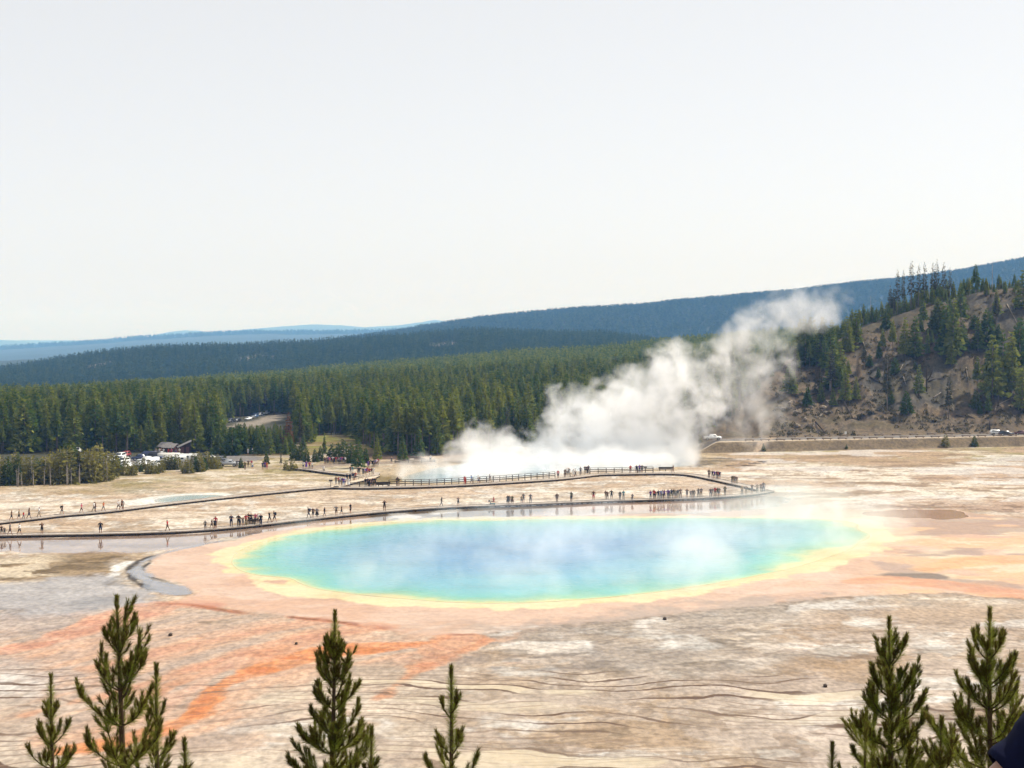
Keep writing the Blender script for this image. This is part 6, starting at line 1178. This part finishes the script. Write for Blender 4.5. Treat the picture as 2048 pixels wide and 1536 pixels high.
def front_pine(px, py, D, label, seed, whorl=.40, nb=5, width=1.0, dens=900, ln=.08, low_py=1600, leaders=(), skip=(), top_len=.62, fill=1.6):
    r = np.random.default_rng(seed); rr = random.Random(seed); tip = at_y(px, py, D); x, y = tip.x, tip.y
    gz = float(nearslope(np.array([x]), np.array([y]))[0]); H = tip.z - gz; t = empty('young_pine', (x, y, gz), 0, label, 'pine', 'pine tops in front of the viewpoint')
    sway = lambda z: Vector((.03 * math.sin(z * .9 + seed), .03 * math.cos(z * .7 + seed), z)); r_at = lambda z: .012 + .0125 * (H - z)
    zs = np.linspace(-.3, H, 26); b = MB(); b.tube([sway(z) for z in zs], [max(.006, r_at(z)) for z in zs], 8); b.build('trunk', TWIG, t, None, True)
    sh = Shoot(); pts = [sway(z) for z in np.linspace(H - top_len * 1.7, H, 14)]; sh.wood(pts, .014, .006); brush(sh, r, pts, dens * 3.0, ln * 1.05, 0, True, .14); sh.obj('leader_shoot', t)
    zlow = at_y(px, low_py, D).z - gz
    z = H - top_len; k = 0
    while z > zlow - .5 and z > .5:
        dd = H - z; cnt = nb + (1 if rr.random() < .5 else 0) - (1 if k < 1 else 0); a0 = rr.uniform(0, 6.28)
        for j in range(cnt):
            az = a0 + 6.283 * j / cnt + rr.uniform(-.35, .35); L_ = (.10 + .37 * dd ** .9) * width * rr.uniform(.72, 1.15); L_ = min(L_, 1.35 * width)
            u0 = np.interp(dd, [.3, .8, 1.6, 3], [56, 38, 18, 5]) + rr.uniform(-8, 8); u1 = np.interp(dd, [.3, 1.2, 3], [80, 74, 60]) + rr.uniform(-8, 8)
            sh = Shoot(); P = limb(sway(z + rr.uniform(-.05, .05)), az, u0, u1, L_); sh.wood(P, .006 + .010 * L_, .004); brush(sh, r, P, dens, ln, .12 + .1 * min(1, dd * .3), True, .11)
            # side shoots in pairs towards the outer end
            ns = int((1.6 + L_ * 9) * fill)
            for q in range(ns):
                f = rr.uniform(.28, .95); i = min(len(P) - 2, int(f * (len(P) - 1))); o = P[i].lerp(P[i + 1], f * (len(P) - 1) - i); sd = rr.choice((-1, 1)); l2 = L_ * rr.uniform(.18, .36) * (1.15 - f * .5) + .06
                P2 = limb(o, az + sd * rr.uniform(.45, 1.0), u0 + (u1 - u0) * f - 8 + rr.uniform(-10, 14), u1 + rr.uniform(-4, 8), l2, 4); sh.wood(P2, .005, .003); brush(sh, r, P2, dens, ln * .95, 0.05, True, .08)
            sh.obj('branch', t)
        # shorter twigs between the whorls
        for j in range(int(2 * fill)):
            zz = z - rr.uniform(.1, .9) * whorl; az = rr.uniform(0, 6.28); dd2 = H - zz; sh = Shoot(); P = limb(sway(zz), az, 30, 72, (.10 + .12 * dd2) * width * rr.uniform(.6, 1.1), 5); sh.wood(P, .006, .003); brush(sh, r, P, dens, ln, .05, True, .09); sh.obj('branch', t)
        # the needles left on the stem itself
        if dd < 1.9: sh = Shoot(); Q = [sway(q) for q in np.linspace(z - whorl, z, 4)]; brush(sh, r, Q, dens * .55, ln * .95, 0, False); sh.obj('stem_needles', t)
        z -= whorl * rr.uniform(.8, 1.2); k += 1
    # rival leaders growing straight up beside the main one
    for (lx, ly, base_py) in leaders:
        q = at_y(lx, ly, D) - Vector((x, y, gz)); z0 = at_y(px, base_py, D).z - gz; yo = rr.uniform(-.2, .2); tipv = Vector((q.x, yo, q.z)); s0 = sway(z0); P = []
        for i in range(12):
            f = i / 11; h_ = f ** .55; P.append(Vector((s0.x + (tipv.x - s0.x) * h_, s0.y + (tipv.y - s0.y) * h_, s0.z + (tipv.z - s0.z) * f)))
        sh = Shoot(); sh.wood(P, .016, .006); brush(sh, r, P, dens, ln, .12, True, .16)
        for i in range(3, 11):
            if rr.random() < .8:
                P2 = limb(P[i], rr.uniform(0, 6.28), 40, 76, rr.uniform(.14, .30) * width, 4); sh.wood(P2, .006, .003); brush(sh, r, P2, dens, ln, .05, True, .09)
        sh.obj('side_leader', t)
    return t
front_pine(237, 1195, 17, 'tall two-topped young pine, second from the left in the foreground', 11, .44, 5, .98, 440, .100, 1620, leaders=((252, 1215, 1300), (281, 1262, 1400), (206, 1342, 1450)), fill=1.1)
front_pine(107, 1350, 21, 'small narrow pine top, leftmost in the foreground', 12, .38, 4, .78, 391, .100, 1610, fill=1.1)
front_pine(318, 1330, 17.6, 'leafy pine top right behind the tall two-topped one', 13, .42, 3, .62, 440, .100, 1610, fill=.7)
front_pine(374, 1478, 17.2, 'sprig-like pine tip low at the right of the tall two-topped pine', 19, .4, 3, .5, 440, .100, 1610, fill=.6)
front_pine(665, 1225, 20, 'dense bushy pine standing alone left of the picture middle', 14, .32, 6, .80, 440, .100, 1620, leaders=((698, 1300, 1400), (648, 1290, 1380)), fill=1.5)
front_pine(740, 1456, 19, 'short bushy pine tucked against the right of the dense one', 15, .3, 5, .62, 440, .100, 1620, fill=1.1)
front_pine(898, 1335, 18, 'slim pine with few upswept branches near the picture middle', 16, .46, 3, .78, 415, .100, 1620, fill=1.1)
front_pine(1781, 1236, 19, 'broad shapely pine, left one of the tall pair at the right', 17, .36, 6, 1.02, 440, .100, 1620, fill=1.6)
front_pine(1983, 1218, 18, 'tall pine at the right edge beside the broad shapely one', 18, .36, 6, 1.0, 440, .100, 1620, fill=1.4)
front_pine(1668, 1488, 18.5, 'small pine tip low at the left of the broad shapely pine', 20, .36, 4, .5, 415, .100, 1620, fill=.7)
front_pine(1884, 1438, 17, 'low dark pine filling the gap between the tall pair at the right', 21, .32, 5, .85, 440, .100, 1620, leaders=((1912, 1478, 1520),), fill=1.4)
front_pine(1728, 1462, 18.0, 'low pine half in front of the broad shapely one', 22, .34, 4, .55, 440, .100, 1620, fill=1.1)
# ---------------------------------------------------------------- the onlooker at the right edge
def onlooker():
    D = 3.4; E_ = at_y(1970, 1584, D); gz = float(nearslope(np.array([E_.x + .32]), np.array([D]))[0])
    # a person just outside the frame whose elbow reaches into it; z from the ground under the feet
    sh_z = at_y(2072, 1452, D).z; sx = at_y(2116, 1452, D).x; k = (sh_z - gz) / 1.44
    V, Ed, Rd = [], [], []
    def v(p, r, par=None):
        V.append(p); Rd.append(r if isinstance(r, tuple) else (r, r))
        if par is not None: Ed.append((par, len(V) - 1))
        return len(V) - 1
    cx = sx + .21; hz = .94 * k
    pel = v((cx, D, gz + hz), (.17, .13)); wa = v((cx, D, gz + hz + .2 * k), (.15, .12), pel); ch = v((cx, D, gz + hz + .42 * k), (.19, .13), wa); nk = v((cx, D, gz + hz + .57 * k), .065, ch); h1 = v((cx, D + .02, gz + hz + .67 * k), (.078, .09), nk); v((cx, D + .01, gz + hz + .79 * k), (.08, .095), h1)
    for s in (-1, 1):
        hip = v((cx + s * .1, D, gz + hz - .08), .1, pel); kn = v((cx + s * .11, D + .02, gz + .50 * k), .07, hip); an = v((cx + s * .11, D, gz + .09), .048, kn); v((cx + s * .13, D + .15, gz + .045), (.05, .04), an)
    shl = v((sx, D, sh_z - .02), .085, ch); ul = v(((sx + E_.x) / 2 + .03, D - .01, (sh_z + E_.z) / 2), .062, shl); el = v((E_.x, D - .02, E_.z), .044, ul); wr = v((E_.x + .12, D + .22, E_.z - .10), .034, el); hd = v((E_.x + .17, D + .30, E_.z - .11), (.042, .024), wr)
    shr = v((2 * cx - sx, D, sh_z - .02), .085, ch); er = v((2 * cx - sx + .06, D, sh_z - .32), .05, shr); wr2 = v((2 * cx - sx + .02, D + .10, sh_z - .55), .034, er); hd2 = v((2 * cx - sx + .02, D + .12, sh_z - .65), (.042, .024), wr2)
    for hb, dr in ((hd, Vector((.5, .85, -.1))), (hd2, Vector((0, .25, -1)))):
        b0 = Vector(V[hb]); dr.normalize(); sd = dr.cross(Vector((0, 0, 1))); sd = sd.normalized() if sd.length > .3 else Vector((1, 0, 0))
        for q, l in ((-1.5, .062), (-.5, .072), (.5, .068), (1.5, .054)):
            f1 = v(tuple(b0 + sd * q * .019 + dr * .03), .0095, hb); f2 = v(tuple(b0 + sd * q * .021 + dr * (.03 + l * .6) - Vector((0, 0, .008))), .009, f1); v(tuple(b0 + sd * q * .021 + dr * (.03 + l) - Vector((0, 0, .022))), .008, f2)
        t1 = v(tuple(b0 + sd * .045 - dr * .01), .011, hb); v(tuple(b0 + sd * .06 + dr * .035), .0095, t1)
    c = Vector((cx, D, gz)); me = bpy.data.meshes.new('person'); me.from_pydata([tuple(Vector(p) - c) for p in V], Ed, []); ob = bpy.data.objects.new('person_build', me); COL.objects.link(ob); md = ob.modifiers.new('s', 'SKIN'); md.use_smooth_shade = True
    for i, r in enumerate(Rd): me.skin_vertices[0].data[i].radius = r
    me.skin_vertices[0].data[0].use_root = True; sd = ob.modifiers.new('d', 'SUBSURF'); sd.levels = 2
    res = bpy.data.meshes.new_from_object(ob.evaluated_get(C.evaluated_depsgraph_get())); bpy.data.objects.remove(ob)
    res.name = 'person'; res.materials.clear(); res.materials.append(mat('onlooker_skin', (.42, .24, .17), .55)); res.polygons.foreach_set('use_smooth', np.ones(len(res.polygons), bool))
    o = link('person', res, None, c); tag(o, 'person in a navy shirt at the right edge, only the sleeve and bare elbow showing', 'person')
    # the shirt and trousers: shells offset from the body surface
    def shell(name, test, off, m):
        bm = bmesh.new(); bm.from_mesh(res); bm.normal_update()
        bmesh.ops.delete(bm, geom=[f for f in bm.faces if not test(f.calc_center_median())], context='FACES'); bm.normal_update()
        for q in bm.verts: w_ = off + .004 * math.sin(q.co.z * 55 + q.co.x * 40) + .003 * math.sin(q.co.x * 90 - q.co.y * 60); q.co += q.normal * w_
        bmesh.ops.solidify(bm, geom=bm.faces[:], thickness=-.004); m_ = bpy.data.meshes.new(name); bm.to_mesh(m_); bm.free(); m_.materials.append(m); m_.polygons.foreach_set('use_smooth', np.ones(len(m_.polygons), bool)); return link(name, m_, o)
    S0, S1 = Vector((sx, D, sh_z)) - c, E_ - c; ax = (S1 - S0); al = ax.length; ax.normalize()
    def shirt(p):
        if p.z > (hz + .585 * k): return False
        t_ = (p - S0).dot(ax)
        if p.x < S0.x - .02: return t_ < al * .74
        if p.x > -S0.x + .02 and p.x > .2: return p.z > (sh_z - gz) - .26
        return p.z > hz - .06
    shell('shirt', shirt, .020, mat('navy_shirt', (.003, .0045, .022), .85, .1, .2, 20))
    shell('trousers', lambda p: p.z <= hz - .05 and p.z > .1 and abs(p.x) < .3, .012, CL['grey'])
    shell('shoes', lambda p: p.z <= .1, .012, SHOE); shell('hair', lambda p: p.z > hz + .74 * k or (p.z > hz + .64 * k and p.y < -.01), .012, HAIRS[0])
onlooker()
# ---------------------------------------------------------------- haze
def build_haze():
    b = MB(); b.box((0, 13400, 160), (30000, 27800, 560))
    m = bpy.data.materials.new('haze_air'); m.use_nodes = True; t = m.node_tree; t.nodes.clear()
    o = t.nodes.new('ShaderNodeOutputMaterial'); v = t.nodes.new('ShaderNodeVolumePrincipled')
    v.inputs['Color'].default_value = (.20, .47, 1.0, 1); v.inputs['Absorption Color'].default_value = (1, 1, 1, 1); v.inputs['Density'].default_value = 1.0e-4; v.inputs['Anisotropy'].default_value = 0.0
    t.links.new(v.outputs[0], o.inputs['Volume'])
    try: m.cycles.homogeneous_volume = True
    except Exception: pass
    tag(b.build('haze', m), 'thin blue haze over the far hills', None, None, 'stuff')
build_haze()
